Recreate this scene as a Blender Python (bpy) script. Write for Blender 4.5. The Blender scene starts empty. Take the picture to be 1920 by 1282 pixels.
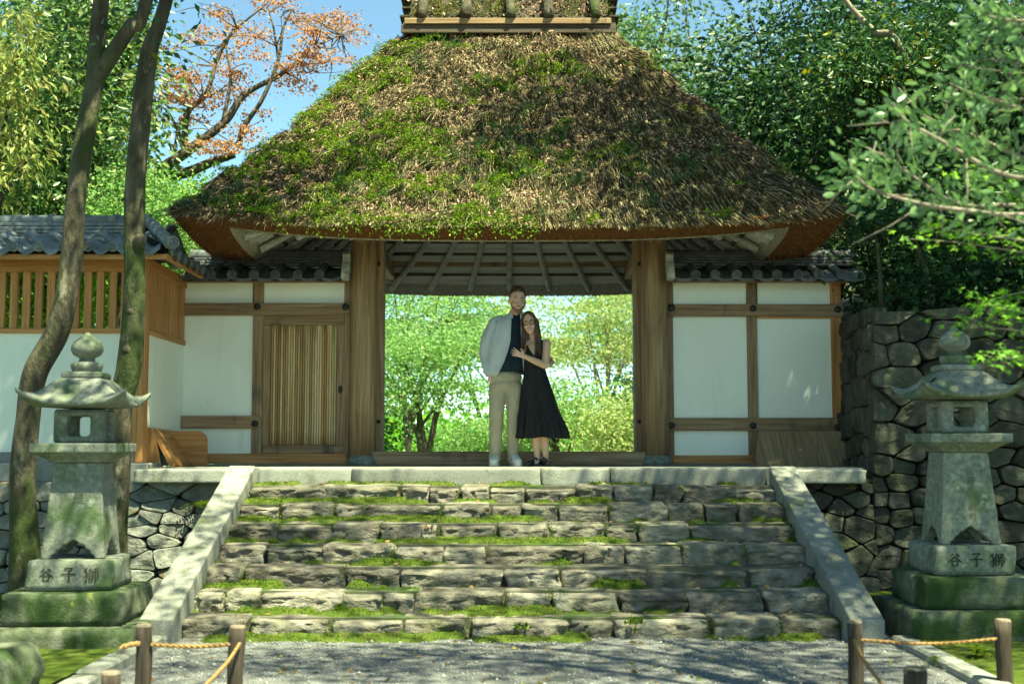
import bpy, math, random
import numpy as np
from mathutils import Vector, Matrix

# ------------------------------------------------------------------ camera, sky, sun, exposure
scene = bpy.context.scene
COL = scene.collection
FPX, EYE, TANP = 2300.0, 1.43, 0.0848          # focal length in photo pixels, eye height, tangent of the upward tilt
PITCH = math.atan(TANP)
cam_data = bpy.data.cameras.new('camera')
cam = bpy.data.objects.new('camera', cam_data)
COL.objects.link(cam)
cam.location = (0, 0, EYE)
cam.rotation_euler = (math.pi / 2 + PITCH, 0, 0)
cam_data.sensor_width = 36
cam_data.lens = 36 * FPX / 1920
cam_data.clip_start = 0.1
cam_data.clip_end = 2000
cam_data.dof.use_dof = True
cam_data.dof.focus_distance = 13.1
cam_data.dof.aperture_fstop = 2.0
scene.camera = cam

SUN_EL, SUN_AZ = math.radians(64), math.radians(38)   # height, and how far to the right of straight behind the camera
SUN = Vector((math.sin(SUN_AZ) * math.cos(SUN_EL), -math.cos(SUN_AZ) * math.cos(SUN_EL), math.sin(SUN_EL)))
world = bpy.data.worlds.new('World')
scene.world = world
world.use_nodes = True
wn = world.node_tree.nodes
sky = wn.new('ShaderNodeTexSky')
sky.sky_type = 'NISHITA'
sky.sun_disc = False
sky.sun_elevation = SUN_EL
sky.sun_rotation = math.atan2(SUN.x, SUN.y)
sky.air_density = 0.6
sky.dust_density = 0.0
sky.ozone_density = 3.0
world.node_tree.links.new(sky.outputs[0], wn['Background'].inputs[0])
wn['Background'].inputs[1].default_value = 0.10
sun_data = bpy.data.lights.new('sun', 'SUN')
sun_data.energy = 4.6
sun_data.angle = math.radians(0.55)
sun_data.color = (1.0, 0.94, 0.84)
sun_ob = bpy.data.objects.new('sun', sun_data)
sun_ob.rotation_euler = SUN.to_track_quat('Z', 'Y').to_euler()
sun_ob.location = SUN * 40
COL.objects.link(sun_ob)
vs = scene.view_settings
vs.view_transform = 'Standard'
vs.look = 'None'
vs.gamma = 1.0
vs.exposure = 1.95
vs.use_white_balance = True
vs.white_balance_temperature = 7900
vs.white_balance_tint = -20
scene.render.engine = 'CYCLES'
scene.cycles.max_bounces = 7
scene.cycles.diffuse_bounces = 4
scene.cycles.glossy_bounces = 2
scene.cycles.transmission_bounces = 3
scene.cycles.transparent_max_bounces = 4
scene.cycles.sample_clamp_indirect = 6
scene.cycles.use_denoising = True

# ------------------------------------------------------------------ helpers
rnd = random.Random(7)
rng = np.random.default_rng(7)
CP, SP = math.cos(PITCH), math.sin(PITCH)

def W(px, py, Y):
    """the point at depth Y that the photograph shows at a pixel"""
    u, v = (px - 960) / FPX, (641 - py) / FPX
    t = Y / (CP - v * SP)
    return np.array((u * t, Y, EYE + t * (SP + v * CP)))

def tag(o, label=None, cat=None, group=None, kind=None):
    for k, v in (('label', label), ('category', cat), ('group', group), ('kind', kind)):
        if v: o[k] = v
    return o

def empty(name, loc=(0, 0, 0), label=None, cat=None, group=None, kind=None, parent=None):
    o = bpy.data.objects.new(name, None)
    COL.objects.link(o)
    o.empty_display_size = 0.1
    if parent: o.parent = parent
    b = base(parent)
    o.location = (loc[0] - b[0], loc[1] - b[1], loc[2] - b[2])
    return tag(o, label, cat, group, kind)

def base(o):
    b = np.zeros(3)
    while o is not None:
        b += np.array(o.location); o = o.parent
    return b

def mesh(name, V, F):
    me = bpy.data.meshes.new(name)
    V = np.asarray(V, dtype=np.float32)
    if isinstance(F, np.ndarray):
        k = F.shape[1]; n = len(F)
        me.vertices.add(len(V)); me.vertices.foreach_set('co', V.ravel())
        me.loops.add(n * k); me.loops.foreach_set('vertex_index', F.astype(np.int32).ravel())
        me.polygons.add(n); me.polygons.foreach_set('loop_start', np.arange(0, n * k, k, dtype=np.int32))
        me.update(calc_edges=True)
    else:
        me.from_pydata(V.tolist(), [], F)
    return me

def ob(name, VF, mat, parent=None, smooth=False, label=None, cat=None, group=None, kind=None, origin=None):
    """one mesh object out of world-space vertices"""
    V, F = VF
    V = np.asarray(V, dtype=np.float64)
    b = base(parent)
    org = b if origin is None else np.asarray(origin, float)
    me = mesh(name, V - org, F)
    for m in (mat if isinstance(mat, (list, tuple)) else [mat]):
        me.materials.append(m)
    if smooth: me.polygons.foreach_set('use_smooth', np.ones(len(me.polygons), dtype=bool))
    o = bpy.data.objects.new(name, me)
    COL.objects.link(o)
    if parent is not None: o.parent = parent
    o.location = org - b
    return tag(o, label, cat, group, kind)

def inst(name, me, loc, parent=None, rot=(0, 0, 0), scale=(1, 1, 1)):
    o = bpy.data.objects.new(name, me)
    COL.objects.link(o)
    if parent is not None: o.parent = parent
    o.location = np.asarray(loc, float) - base(parent)
    o.rotation_euler = rot
    o.scale = scale
    return o

def shared(name, VF, mat, smooth=False):
    me = mesh(name, *VF)
    me.materials.append(mat)
    if smooth: me.polygons.foreach_set('use_smooth', np.ones(len(me.polygons), dtype=bool))
    return me

def merge(*vfs):
    VV, FF, n = [], [], 0
    for V, F in vfs:
        VV.append(np.asarray(V, float))
        FF += [[int(i) + n for i in f] for f in F]
        n += len(V)
    return np.concatenate(VV), FF

def box(lo, hi, b=0.0):
    lo, hi = np.minimum(lo, hi).astype(float), np.maximum(lo, hi).astype(float)
    if b <= 0:
        V = [(x, y, z) for z in (lo[2], hi[2]) for y in (lo[1], hi[1]) for x in (lo[0], hi[0])]
        return np.array(V), [[0, 2, 3, 1], [4, 5, 7, 6], [0, 1, 5, 4], [2, 6, 7, 3], [0, 4, 6, 2], [1, 3, 7, 5]]
    c, h = (lo + hi) / 2, (hi - lo) / 2
    b = min(b, h.min() * 0.45)
    V, idx = [], {}
    for sx in (-1, 1):
        for sy in (-1, 1):
            for sz in (-1, 1):
                s = np.array((sx, sy, sz))
                for a in range(3):
                    p = s * (h - b); p[a] = s[a] * h[a]
                    idx[(sx, sy, sz, a)] = len(V); V.append(c + p)
    F = []
    for a in range(3):
        u, v = [i for i in range(3) if i != a]
        for s in (-1, 1):
            q = []
            for su, sv in ((-1, -1), (1, -1), (1, 1), (-1, 1)):
                k = [0, 0, 0]; k[a] = s; k[u] = su; k[v] = sv
                q.append(idx[(k[0], k[1], k[2], a)])
            F.append(q if (s > 0) == (a != 1) else q[::-1])
    for a in range(3):
        u, v = [i for i in range(3) if i != a]
        for su in (-1, 1):
            for sv in (-1, 1):
                k0 = [0, 0, 0]; k1 = [0, 0, 0]
                k0[a], k1[a] = -1, 1
                for k in (k0, k1): k[u] = su; k[v] = sv
                q = [idx[(*k0, u)], idx[(*k1, u)], idx[(*k1, v)], idx[(*k0, v)]]
                F.append(q)
    for sx in (-1, 1):
        for sy in (-1, 1):
            for sz in (-1, 1):
                F.append([idx[(sx, sy, sz, a)] for a in range(3)])
    V = np.array(V)
    out = []
    for f in F:                                     # all faces outwards
        p = V[f]; n = np.cross(p[1] - p[0], p[2] - p[0])
        out.append(f if np.dot(n, p.mean(0) - c) > 0 else f[::-1])
    return V, out

def rotz(V, a, c=(0, 0, 0)):
    V = np.asarray(V, float) - c
    R = np.array(((math.cos(a), -math.sin(a), 0), (math.sin(a), math.cos(a), 0), (0, 0, 1)))
    return V @ R.T + c

def pxbox(px0, py0, px1, py1, Y, depth, b=0.006):
    """a box whose front face fills a rectangle of the photograph at depth Y"""
    a, c = W((px0 + px1) / 2, py1, Y), W((px0 + px1) / 2, py0, Y)
    ym = (py0 + py1) / 2
    x0, x1 = W(px0, ym, Y)[0], W(px1, ym, Y)[0]
    return box((x0, Y, a[2]), (x1, Y + depth, c[2]), b)

def loft(rings, cap=True, closed=True):
    """rings: list of (n,3) arrays"""
    n = len(rings[0]); V = np.concatenate(rings); F = []
    m = n if closed else n - 1
    for i in range(len(rings) - 1):
        for j in range(m):
            k = (j + 1) % n
            F.append([i * n + j, i * n + k, (i + 1) * n + k, (i + 1) * n + j])
    if cap and closed:
        F.append(list(range(n))[::-1])
        F.append([(len(rings) - 1) * n + j for j in range(n)])
    return V, F

def tube(path, radii, n=8, cap=True):
    P = np.asarray(path, float)
    R = np.broadcast_to(np.asarray(radii, float), (len(P),))
    T = np.gradient(P, axis=0)
    T /= np.linalg.norm(T, axis=1)[:, None] + 1e-12
    up = np.array((0, 0, 1.0)) if abs(T[0][2]) < 0.9 else np.array((1.0, 0, 0))
    rings = []
    a = np.linspace(0, 2 * math.pi, n, endpoint=False)
    s = np.cross(T[0], up); s /= np.linalg.norm(s)
    for p, t, r in zip(P, T, R):
        s = s - t * np.dot(s, t); s /= np.linalg.norm(s) + 1e-12
        u = np.cross(t, s)
        rings.append(p + r * (np.cos(a)[:, None] * s + np.sin(a)[:, None] * u))
    return loft(rings, cap)

def spline(pts, n):
    """smooth path through points (Catmull-Rom)"""
    P = np.asarray(pts, float)
    if len(P) == 2: return P[0] + np.linspace(0, 1, n)[:, None] * (P[1] - P[0])
    Q = np.vstack([2 * P[0] - P[1], P, 2 * P[-1] - P[-2]])
    t = np.linspace(0, len(P) - 1 - 1e-6, n)
    i = t.astype(int); f = (t - i)[:, None]
    p0, p1, p2, p3 = Q[i], Q[i + 1], Q[i + 2], Q[i + 3]
    return 0.5 * (2 * p1 + (p2 - p0) * f + (2 * p0 - 5 * p1 + 4 * p2 - p3) * f ** 2 + (3 * p1 - p0 - 3 * p2 + p3) * f ** 3)

def lathe(profile, c, n=24):
    a = np.linspace(0, 2 * math.pi, n, endpoint=False)
    return loft([np.stack([c[0] + r * np.cos(a), c[1] + r * np.sin(a), np.full(n, c[2] + z)], 1) for r, z in profile])

def disc_y(c, r, y0, y1, n=16):
    """a short cylinder along Y"""
    a = np.linspace(0, 2 * math.pi, n, endpoint=False)
    ring = lambda y, k: np.stack([c[0] + k * r * np.cos(a), np.full(n, y), c[1] + k * r * np.sin(a)], 1)
    V, F = loft([ring(y1, 1), ring(y0 + 0.2 * (y1 - y0), 1), ring(y0, 0.82)])
    return V, F

def vnoise(P, seed=0):
    P = np.asarray(P, float)
    i = np.floor(P).astype(np.int64); f = P - i; f = f * f * (3 - 2 * f)
    def h(dx, dy, dz):
        k = (i[..., 0] + dx) * 374761393 + (i[..., 1] + dy) * 668265263 + (i[..., 2] + dz) * 1274126177 + seed * 974634777
        k = (k ^ (k >> 13)) & 0xffffffff
        k = (k * 1274126177) & 0xffffffff
        k = (k ^ (k >> 16)) & 0xffffff
        return k / float(0xffffff)
    x, y, z = f[..., 0], f[..., 1], f[..., 2]
    L = lambda a, b, t: a + (b - a) * t
    return L(L(L(h(0,0,0), h(1,0,0), x), L(h(0,1,0), h(1,1,0), x), y), L(L(h(0,0,1), h(1,0,1), x), L(h(0,1,1), h(1,1,1), x), y), z)

def fbm(P, o=3, seed=0):
    P = np.asarray(P, float); s = 0; a = 0.5; t = 0
    for k in range(o):
        s = s + a * vnoise(P * 2 ** k, seed + k); t += a; a *= 0.5
    return s / t

def evaluated(o, keep=False):
    """the mesh of an object with its modifiers, as vertices and faces; the helper object is removed"""
    bpy.context.view_layer.update()
    dg = bpy.context.evaluated_depsgraph_get()
    me = bpy.data.meshes.new_from_object(o.evaluated_get(dg))
    V = np.empty(len(me.vertices) * 3); me.vertices.foreach_get('co', V)
    F = [list(p.vertices) for p in me.polygons]
    bpy.data.meshes.remove(me)
    bpy.data.objects.remove(o)
    return V.reshape(-1, 3), F

def temp(VF):
    o = bpy.data.objects.new('temporary', mesh('temporary', *VF))
    COL.objects.link(o)
    return o

def bevelled(VF, w, seg=2):
    o = temp(VF)
    m = o.modifiers.new('b', 'BEVEL'); m.width = w; m.segments = seg; m.limit_method = 'ANGLE'; m.angle_limit = 0.5
    return evaluated(o)

# ------------------------------------------------------------------ materials
def lin(v): return (v[0], v[1], v[2], 1.0)

def pm(name, ramp, scale=(4, 4, 4), detail=5, rough=0.75, bump=0.3, bscale=30.0, bdist=0.01, layers=(), vary=0.0, huevary=0.0, spec=0.3, distort=0.0, attr=None, coat=0.0, world=False):
    """a procedural material: a noise ramp, patches laid over it, fine relief, and a change of tone from object to object"""
    m = bpy.data.materials.new(name); m.use_nodes = True
    nt = m.node_tree; N = nt.nodes; L = nt.links.new
    bs = N['Principled BSDF']
    tc = N.new('ShaderNodeTexCoord'); oi = N.new('ShaderNodeObjectInfo')
    add = N.new('ShaderNodeVectorMath'); add.operation = 'MULTIPLY_ADD'
    comb = N.new('ShaderNodeCombineXYZ')
    mul = N.new('ShaderNodeMath'); mul.operation = 'MULTIPLY'; mul.inputs[1].default_value = 37.0
    L(oi.outputs['Random'], mul.inputs[0])
    for k in range(3): L(mul.outputs[0], comb.inputs[k])
    L(comb.outputs[0], add.inputs[0]); add.inputs[1].default_value = (1, 1.7, 0.6)
    L(tc.outputs['Object'], add.inputs[2])
    def noise(sc, dt, dist=0.0):
        mp = N.new('ShaderNodeMapping'); mp.inputs['Scale'].default_value = sc
        L(add.outputs[0], mp.inputs[0])
        nz = N.new('ShaderNodeTexNoise'); nz.inputs['Scale'].default_value = 1; nz.inputs['Detail'].default_value = dt; nz.inputs['Distortion'].default_value = dist
        nz.inputs['Roughness'].default_value = 0.62
        L(mp.outputs[0], nz.inputs['Vector'])
        return nz.outputs['Fac']
    rp = N.new('ShaderNodeValToRGB'); el = rp.color_ramp.elements
    ps = np.linspace(0.3, 0.7, len(ramp))
    while len(el) < len(ramp): el.new(0.5)
    for e, p, c in zip(el, ps, ramp): e.position = p; e.color = lin(c)
    L(noise(scale, detail, distort), rp.inputs[0])
    col = rp.outputs[0]
    def mix(fac, a, b):
        mx = N.new('ShaderNodeMix'); mx.data_type = 'RGBA'
        if isinstance(fac, (int, float)): mx.inputs[0].default_value = fac
        else: L(fac, mx.inputs[0])
        L(a, mx.inputs[6])
        if isinstance(b, tuple): mx.inputs[7].default_value = lin(b)
        else: L(b, mx.inputs[7])
        return mx.outputs[2]
    for sc, lo, hi, c in layers:
        mr = N.new('ShaderNodeMapRange'); mr.interpolation_type = 'SMOOTHSTEP'
        mr.inputs[1].default_value = lo; mr.inputs[2].default_value = hi
        L(noise(sc if isinstance(sc, tuple) else (sc, sc, sc), 4), mr.inputs[0])
        col = mix(mr.outputs[0], col, c)
    if attr:
        at = N.new('ShaderNodeAttribute'); at.attribute_name = attr[0]
        col = mix(at.outputs['Fac'], col, attr[1])
    if vary or huevary:
        hs = N.new('ShaderNodeHueSaturation')
        mr = N.new('ShaderNodeMapRange'); mr.inputs[3].default_value = 1 - vary; mr.inputs[4].default_value = 1 + vary
        L(oi.outputs['Random'], mr.inputs[0]); L(mr.outputs[0], hs.inputs['Value'])
        if huevary:
            wn_ = N.new('ShaderNodeTexWhiteNoise'); wn_.noise_dimensions = '1D'; L(oi.outputs['Random'], wn_.inputs['W'])
            mr2 = N.new('ShaderNodeMapRange'); mr2.inputs[3].default_value = 0.5 - huevary; mr2.inputs[4].default_value = 0.5 + huevary
            L(wn_.outputs['Value'], mr2.inputs[0]); L(mr2.outputs[0], hs.inputs['Hue'])
        L(col, hs.inputs['Color']); col = hs.outputs[0]
    L(col, bs.inputs['Base Color'])
    bs.inputs['Roughness'].default_value = rough
    bs.inputs['Specular IOR Level'].default_value = spec
    if coat: bs.inputs['Coat Weight'].default_value = coat
    if bump:
        bp = N.new('ShaderNodeBump'); bp.inputs['Strength'].default_value = bump; bp.inputs['Distance'].default_value = bdist
        L(noise((bscale,) * 3 if not isinstance(bscale, tuple) else bscale, 5), bp.inputs['Height'])
        L(bp.outputs[0], bs.inputs['Normal'])
    return m

def leafmat(name, cols, trans=0.35, rough=0.5, spec=0.25, tcol=None, big=None):
    """leaf colours change from leaf to leaf; light also shines through"""
    m = bpy.data.materials.new(name); m.use_nodes = True
    N = m.node_tree.nodes; L = m.node_tree.links.new
    bs = N['Principled BSDF']; out = N['Material Output']
    ge = N.new('ShaderNodeNewGeometry'); rp = N.new('ShaderNodeValToRGB'); el = rp.color_ramp.elements
    while len(el) < len(cols): el.new(0.5)
    for e, p, c in zip(el, np.linspace(0, 1, len(cols)), cols): e.position = p; e.color = lin(c)
    L(ge.outputs['Random Per Island'], rp.inputs[0])
    L(rp.outputs[0], bs.inputs['Base Color'])
    bs.inputs['Roughness'].default_value = rough; bs.inputs['Specular IOR Level'].default_value = spec
    tr = N.new('ShaderNodeBsdfTranslucent')
    hs = N.new('ShaderNodeHueSaturation'); hs.inputs['Hue'].default_value = 0.485; hs.inputs['Value'].default_value = 1.5; hs.inputs['Saturation'].default_value = 1.1
    L(rp.outputs[0], hs.inputs['Color']); L(hs.outputs[0], tr.inputs['Color'])
    mx = N.new('ShaderNodeMixShader'); mx.inputs[0].default_value = trans
    L(bs.outputs[0], mx.inputs[1]); L(tr.outputs[0], mx.inputs[2]); L(mx.outputs[0], out.inputs['Surface'])
    return m

def plain(name, c, rough=0.6, spec=0.3, bump=0.0, bscale=200, sheen=0.0):
    return pm(name, [tuple(0.9 * x for x in c), tuple(1.08 * x for x in c)], scale=(25, 25, 25), rough=rough, spec=spec, bump=bump, bscale=bscale, bdist=0.003)

M = {}
M['gravel'] = pm('gravel', [(.08, .079, .076), (.18, .179, .175), (.31, .31, .305)], scale=(55, 55, 55), detail=6, rough=.9, bump=.9, bscale=70, bdist=.02, layers=[(.7, .52, .7, (.14, .137, .128)), (5, .6, .72, (.11, .10, .09))])
M['moss'] = pm('moss', [(.04, .06, .012), (.085, .125, .02), (.15, .17, .04)], scale=(9, 9, 9), detail=6, rough=.95, bump=1, bscale=90, bdist=.02, layers=[(4, .58, .72, (.12, .10, .045))], spec=.1)
M['earth'] = pm('earth', [(.07, .065, .05), (.14, .13, .10)], scale=(6, 6, 6), rough=.95, bump=.6, bscale=40, layers=[(1.5, .45, .6, (.05, .08, .02))])
M['step'] = pm('step_stone', [(.095, .083, .062), (.20, .178, .138), (.33, .30, .245)], scale=(5, 5, 9), detail=8, rough=.85, bump=1.0, bscale=(13, 13, 24), bdist=.05, layers=[(2.2, .57, .74, (.08, .095, .04)), (6, .63, .76, (.20, .15, .085))], vary=.3, huevary=.012)
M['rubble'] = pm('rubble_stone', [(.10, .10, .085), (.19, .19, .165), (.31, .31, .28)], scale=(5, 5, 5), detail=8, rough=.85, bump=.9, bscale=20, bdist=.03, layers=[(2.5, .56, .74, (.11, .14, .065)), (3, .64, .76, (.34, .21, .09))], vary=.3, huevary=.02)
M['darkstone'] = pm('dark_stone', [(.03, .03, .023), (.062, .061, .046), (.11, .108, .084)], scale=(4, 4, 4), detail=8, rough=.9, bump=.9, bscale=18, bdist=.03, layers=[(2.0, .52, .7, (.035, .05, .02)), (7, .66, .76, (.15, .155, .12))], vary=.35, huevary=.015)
M['joint'] = pm('joint_earth', [(.012, .012, .009), (.035, .033, .024)], rough=1, bump=.5)
M['granite'] = pm('granite', [(.15, .15, .128), (.25, .25, .22), (.36, .36, .325)], scale=(120, 120, 120), detail=3, rough=.85, bump=.7, bscale=80, bdist=.008, layers=[(2.2, .52, .72, (.13, .145, .085)), (1.1, .55, .75, (.19, .185, .15)), (5, .60, .74, (.12, .125, .095))], vary=.15)
M['lantern'] = pm('lantern_granite', [(.12, .13, .10), (.195, .205, .165), (.30, .31, .255)], scale=(28, 28, 28), detail=8, rough=.9, bump=.8, bscale=70, bdist=.008, layers=[(3.0, .48, .68, (.085, .125, .055)), (9, .58, .72, (.32, .34, .28))], vary=.06)
M['lantern_mossy'] = pm('mossy_granite', [(.06, .075, .04), (.12, .135, .085), (.21, .22, .16)], scale=(8, 8, 8), detail=8, rough=.95, bump=.8, bscale=60, bdist=.01, layers=[(2.6, .45, .62, (.03, .055, .015)), (5, .62, .75, (.18, .19, .05))], vary=.08)
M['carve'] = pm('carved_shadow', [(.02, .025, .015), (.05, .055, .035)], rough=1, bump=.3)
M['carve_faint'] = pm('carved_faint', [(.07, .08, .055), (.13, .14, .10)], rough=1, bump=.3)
M['plaster'] = pm('plaster', [(.80, .825, .72), (.86, .88, .78)], scale=(1.4, 1.4, 1.4), detail=5, rough=.95, bump=.15, bscale=60, bdist=.004, layers=[((.8, .8, .35), .55, .78, (.70, .72, .60)), ((6, 6, .5), .60, .80, (.72, .73, .62)), (2.5, .64, .8, (.66, .68, .55))], spec=.1)
def wood(name, a, b, c, axis='z', rough=.6, vary=.1, layers=(), bump=.25):
    s = {'x': (1.2, 26, 26), 'y': (26, 1.2, 26), 'z': (26, 26, 1.2)}[axis]
    bsx = {'x': (6, 160, 160), 'y': (160, 6, 160), 'z': (160, 160, 6)}[axis]
    return pm(name, [a, b, c], scale=s, detail=6, rough=rough, bump=bump, bscale=bsx, bdist=.004, vary=vary, layers=layers, distort=.6)
for ax in 'xyz':
    M['new' + ax] = wood('cedar_' + ax, (.27, .12, .036), (.44, .21, .075), (.56, .31, .125), ax)
    M['old' + ax] = wood('old_wood_' + ax, (.145, .085, .042), (.265, .17, .09), (.39, .275, .16), ax, layers=[((3, 3, .8), .55, .74, (.085, .062, .04))])
    M['grey' + ax] = wood('grey_wood_' + ax, (.22, .21, .18), (.38, .37, .33), (.52, .51, .47), ax, rough=.8)
    M['dark' + ax] = wood('dark_wood_' + ax, (.035, .026, .018), (.075, .055, .038), (.13, .10, .07), ax, rough=.7)
M['palegrey'] = pm('pale_soffit', [(.36, .355, .32), (.50, .49, .45), (.60, .59, .55)], scale=(1.5, 20, 20), rough=.85, bump=.2, bscale=60)
M['pillar'] = wood('pillar_wood', (.16, .095, .045), (.285, .185, .095), (.40, .29, .165), 'z', layers=[((2.2, 2.2, .7), .54, .72, (.15, .095, .05)), ((5, 5, 1.0), .66, .75, (.04, .03, .02))])
M['plank'] = pm('board_wood', [(.16, .10, .05), (.27, .185, .10), (.37, .27, .16)], scale=(22, 1, 1), detail=6, rough=.7, bump=.2, bscale=(120, 5, 5), bdist=.004, vary=.1, layers=[((3, .5, .5), .55, .7, (.12, .08, .045))])
M['bamboo'] = pm('bamboo', [(.38, .22, .085), (.54, .36, .165), (.66, .50, .28)], scale=(30, 30, 1.5), detail=4, rough=.42, bump=.1, bscale=60, vary=.38, huevary=.012)
for k_, c_ in (('cream', [(.40, .29, .14), (.52, .40, .21), (.60, .49, .28)]), ('tan', [(.34, .20, .075), (.46, .29, .12), (.56, .38, .18)]), ('brown', [(.26, .14, .05), (.37, .215, .085), (.46, .28, .12)])):
    M['bamboo_' + k_] = pm('bamboo_' + k_, c_, scale=(30, 30, 1.5), detail=4, rough=.42, bump=.1, bscale=60, vary=.18)
M['iron'] = plain('iron', (.012, .011, .010), .5, .4, .3)
M['tile'] = pm('roof_tile', [(.07, .08, .08), (.125, .138, .135), (.20, .215, .21)], scale=(9, 9, 9), detail=6, rough=.42, bump=.25, bscale=60, bdist=.004, vary=.2, layers=[(3, .6, .74, (.11, .12, .09))], spec=.5)
M['tile_dark'] = pm('dark_roof_tile', [(.05, .055, .055), (.085, .09, .09), (.14, .145, .14)], scale=(9, 9, 9), detail=6, rough=.5, bump=.3, bscale=60, bdist=.004, vary=.22, layers=[(3, .6, .74, (.08, .085, .06))], spec=.4)
M['thatch'] = pm('thatch', [(.018, .014, .008), (.05, .037, .02), (.11, .082, .045)], scale=(14, 14, 14), detail=8, rough=1, bump=1, bscale=60, bdist=.03, spec=.05, attr=('moss', (.03, .055, .010)))
M['cut'] = pm('thatch_cut', [(.10, .042, .018), (.185, .083, .036), (.27, .13, .06)], scale=(70, 70, 70), detail=5, rough=1, bump=1, bscale=110, bdist=.02, spec=.05, layers=[(2.5, .5, .75, (.17, .085, .04))])
M['reed'] = pm('reed_band', [(.16, .14, .105), (.34, .31, .25), (.47, .44, .37)], scale=(60, 60, 2), detail=4, rough=.9, bump=.8, bscale=(150, 150, 4), bdist=.01)
M['straw'] = leafmat('straw', [(.016, .012, .006), (.05, .038, .018), (.025, .02, .01), (.09, .07, .033), (.03, .026, .012), (.14, .115, .05), (.30, .25, .13), (.50, .43, .26)], .12, .7, .15)
M['litter'] = leafmat('dry_litter', [(.09, .045, .025), (.20, .11, .065), (.60, .42, .31), (.17, .095, .055), (.48, .32, .22)], .1, .8, .1)
M['mossblade'] = leafmat('moss_tuft', [(.04, .08, .012), (.08, .15, .02), (.14, .21, .035), (.20, .23, .055)], .3, .9, .05)
M['roofmoss'] = leafmat('roof_moss', [(.03, .07, .010), (.08, .16, .02), (.17, .28, .04), (.34, .42, .085)], .35, .9, .05)
M['tuft'] = leafmat('grass_tuft', [(.03, .07, .025), (.05, .11, .035), (.09, .16, .06)], .25, .5, .3)
M['bark'] = pm('bark', [(.03, .026, .018), (.075, .065, .043), (.15, .13, .088)], scale=(10, 10, 3), detail=8, rough=.9, bump=.9, bscale=(26, 26, 9), bdist=.035, layers=[((2.6, 2.6, 1.3), .47, .63, (.045, .065, .018)), ((5, 5, 2.4), .60, .70, (.24, .215, .155))])
M['bark_dark'] = pm('dark_bark', [(.025, .02, .014), (.06, .05, .036), (.10, .085, .06)], scale=(10, 10, 3), detail=6, rough=.9, bump=.8, bscale=(40, 40, 14), bdist=.012)
M['bark_pale'] = pm('pale_bark', [(.13, .105, .08), (.26, .22, .17), (.40, .35, .28)], scale=(8, 8, 4), detail=6, rough=.9, bump=.6, bscale=30, bdist=.01)
M['bark_twig'] = pm('maple_bark', [(.045, .035, .028), (.10, .08, .06), (.19, .16, .125)], scale=(8, 8, 4), detail=6, rough=.9, bump=.6, bscale=30, bdist=.01)
M['stake'] = pm('charred_stake', [(.022, .016, .012), (.05, .037, .027), (.10, .078, .06)], scale=(30, 30, 3), detail=6, rough=.85, bump=.8, bscale=(70, 70, 8), bdist=.006)
M['stake_top'] = pm('stake_end', [(.16, .12, .085), (.27, .22, .165)], scale=(40, 40, 40), rough=.9, bump=.4)
M['rope'] = pm('straw_rope', [(.20, .11, .04), (.33, .19, .075), (.43, .27, .12)], scale=(60, 60, 60), rough=.9, bump=.8, bscale=(160, 160, 160), bdist=.006)
# leaves
M['lf_ever'] = leafmat('evergreen_leaves', [(.025, .065, .018), (.05, .12, .03), (.11, .21, .05), (.20, .29, .09), (.06, .13, .04), (.30, .33, .12)], .35, .35, .5)
M['lf_young'] = leafmat('young_yellow_leaves', [(.15, .22, .05), (.26, .30, .08), (.36, .34, .13), (.14, .23, .05)], .4, .5, .2)
M['lf_maple'] = leafmat('green_maple_leaves', [(.13, .30, .045), (.20, .42, .065), (.28, .50, .10), (.18, .36, .08)], .5, .6, .15)
M['lf_garden'] = leafmat('pale_garden_leaves', [(.10, .25, .06), (.20, .38, .11), (.32, .48, .18), (.16, .32, .10), (.42, .52, .24), (.07, .19, .05)], .5, .6, .15)
M['lf_yellow'] = leafmat('yellow_green_leaves', [(.20, .34, .10), (.33, .42, .15), (.50, .50, .25), (.16, .30, .09)], .5, .6, .15)
M['lf_red'] = leafmat('orange_maple_leaves', [(.38, .18, .09), (.48, .26, .14), (.50, .34, .19), (.36, .22, .12)], .45, .6, .15)
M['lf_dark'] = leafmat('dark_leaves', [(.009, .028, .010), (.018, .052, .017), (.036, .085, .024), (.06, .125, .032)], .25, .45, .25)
M['lf_mid'] = leafmat('mid_green_leaves', [(.016, .05, .018), (.03, .085, .026), (.06, .135, .04), (.03, .09, .035), (.045, .11, .03), (.02, .06, .02), (.07, .15, .04), (.035, .10, .03), (.30, .28, .03)], .35, .4, .35)
M['lf_camellia'] = leafmat('camellia_leaves', [(.07, .16, .055), (.13, .24, .09), (.20, .32, .14), (.10, .20, .06)], .3, .3, .6)
# ------------------------------------------------------------------ ground
PLAT = 1.22                       # top of the platform
STAIR0, RUN, RISE = 9.29, 0.367, PLAT / 8
FRONT = STAIR0 + 7 * RUN          # front edge of the platform

def smooth(a, b, x):
    t = np.clip((x - a) / (b - a), 0, 1); return t * t * (3 - 2 * t)

def ground_h(x, y):
    back = smooth(12.1, 12.35, y)
    mid = 1.0 - 0.8 * smooth(18, 22, y)
    h = back * mid
    return h + 0.012 * (fbm(np.stack([x * 1.2, y * 1.2, 0 * x], -1)) - 0.5)

def axis_pts(lo, hi, step, far):
    a = np.arange(lo, hi + 1e-6, step)
    g = np.geomspace(step * 2, far, 22)
    return np.concatenate([lo - g[::-1], a, hi + g])

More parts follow.
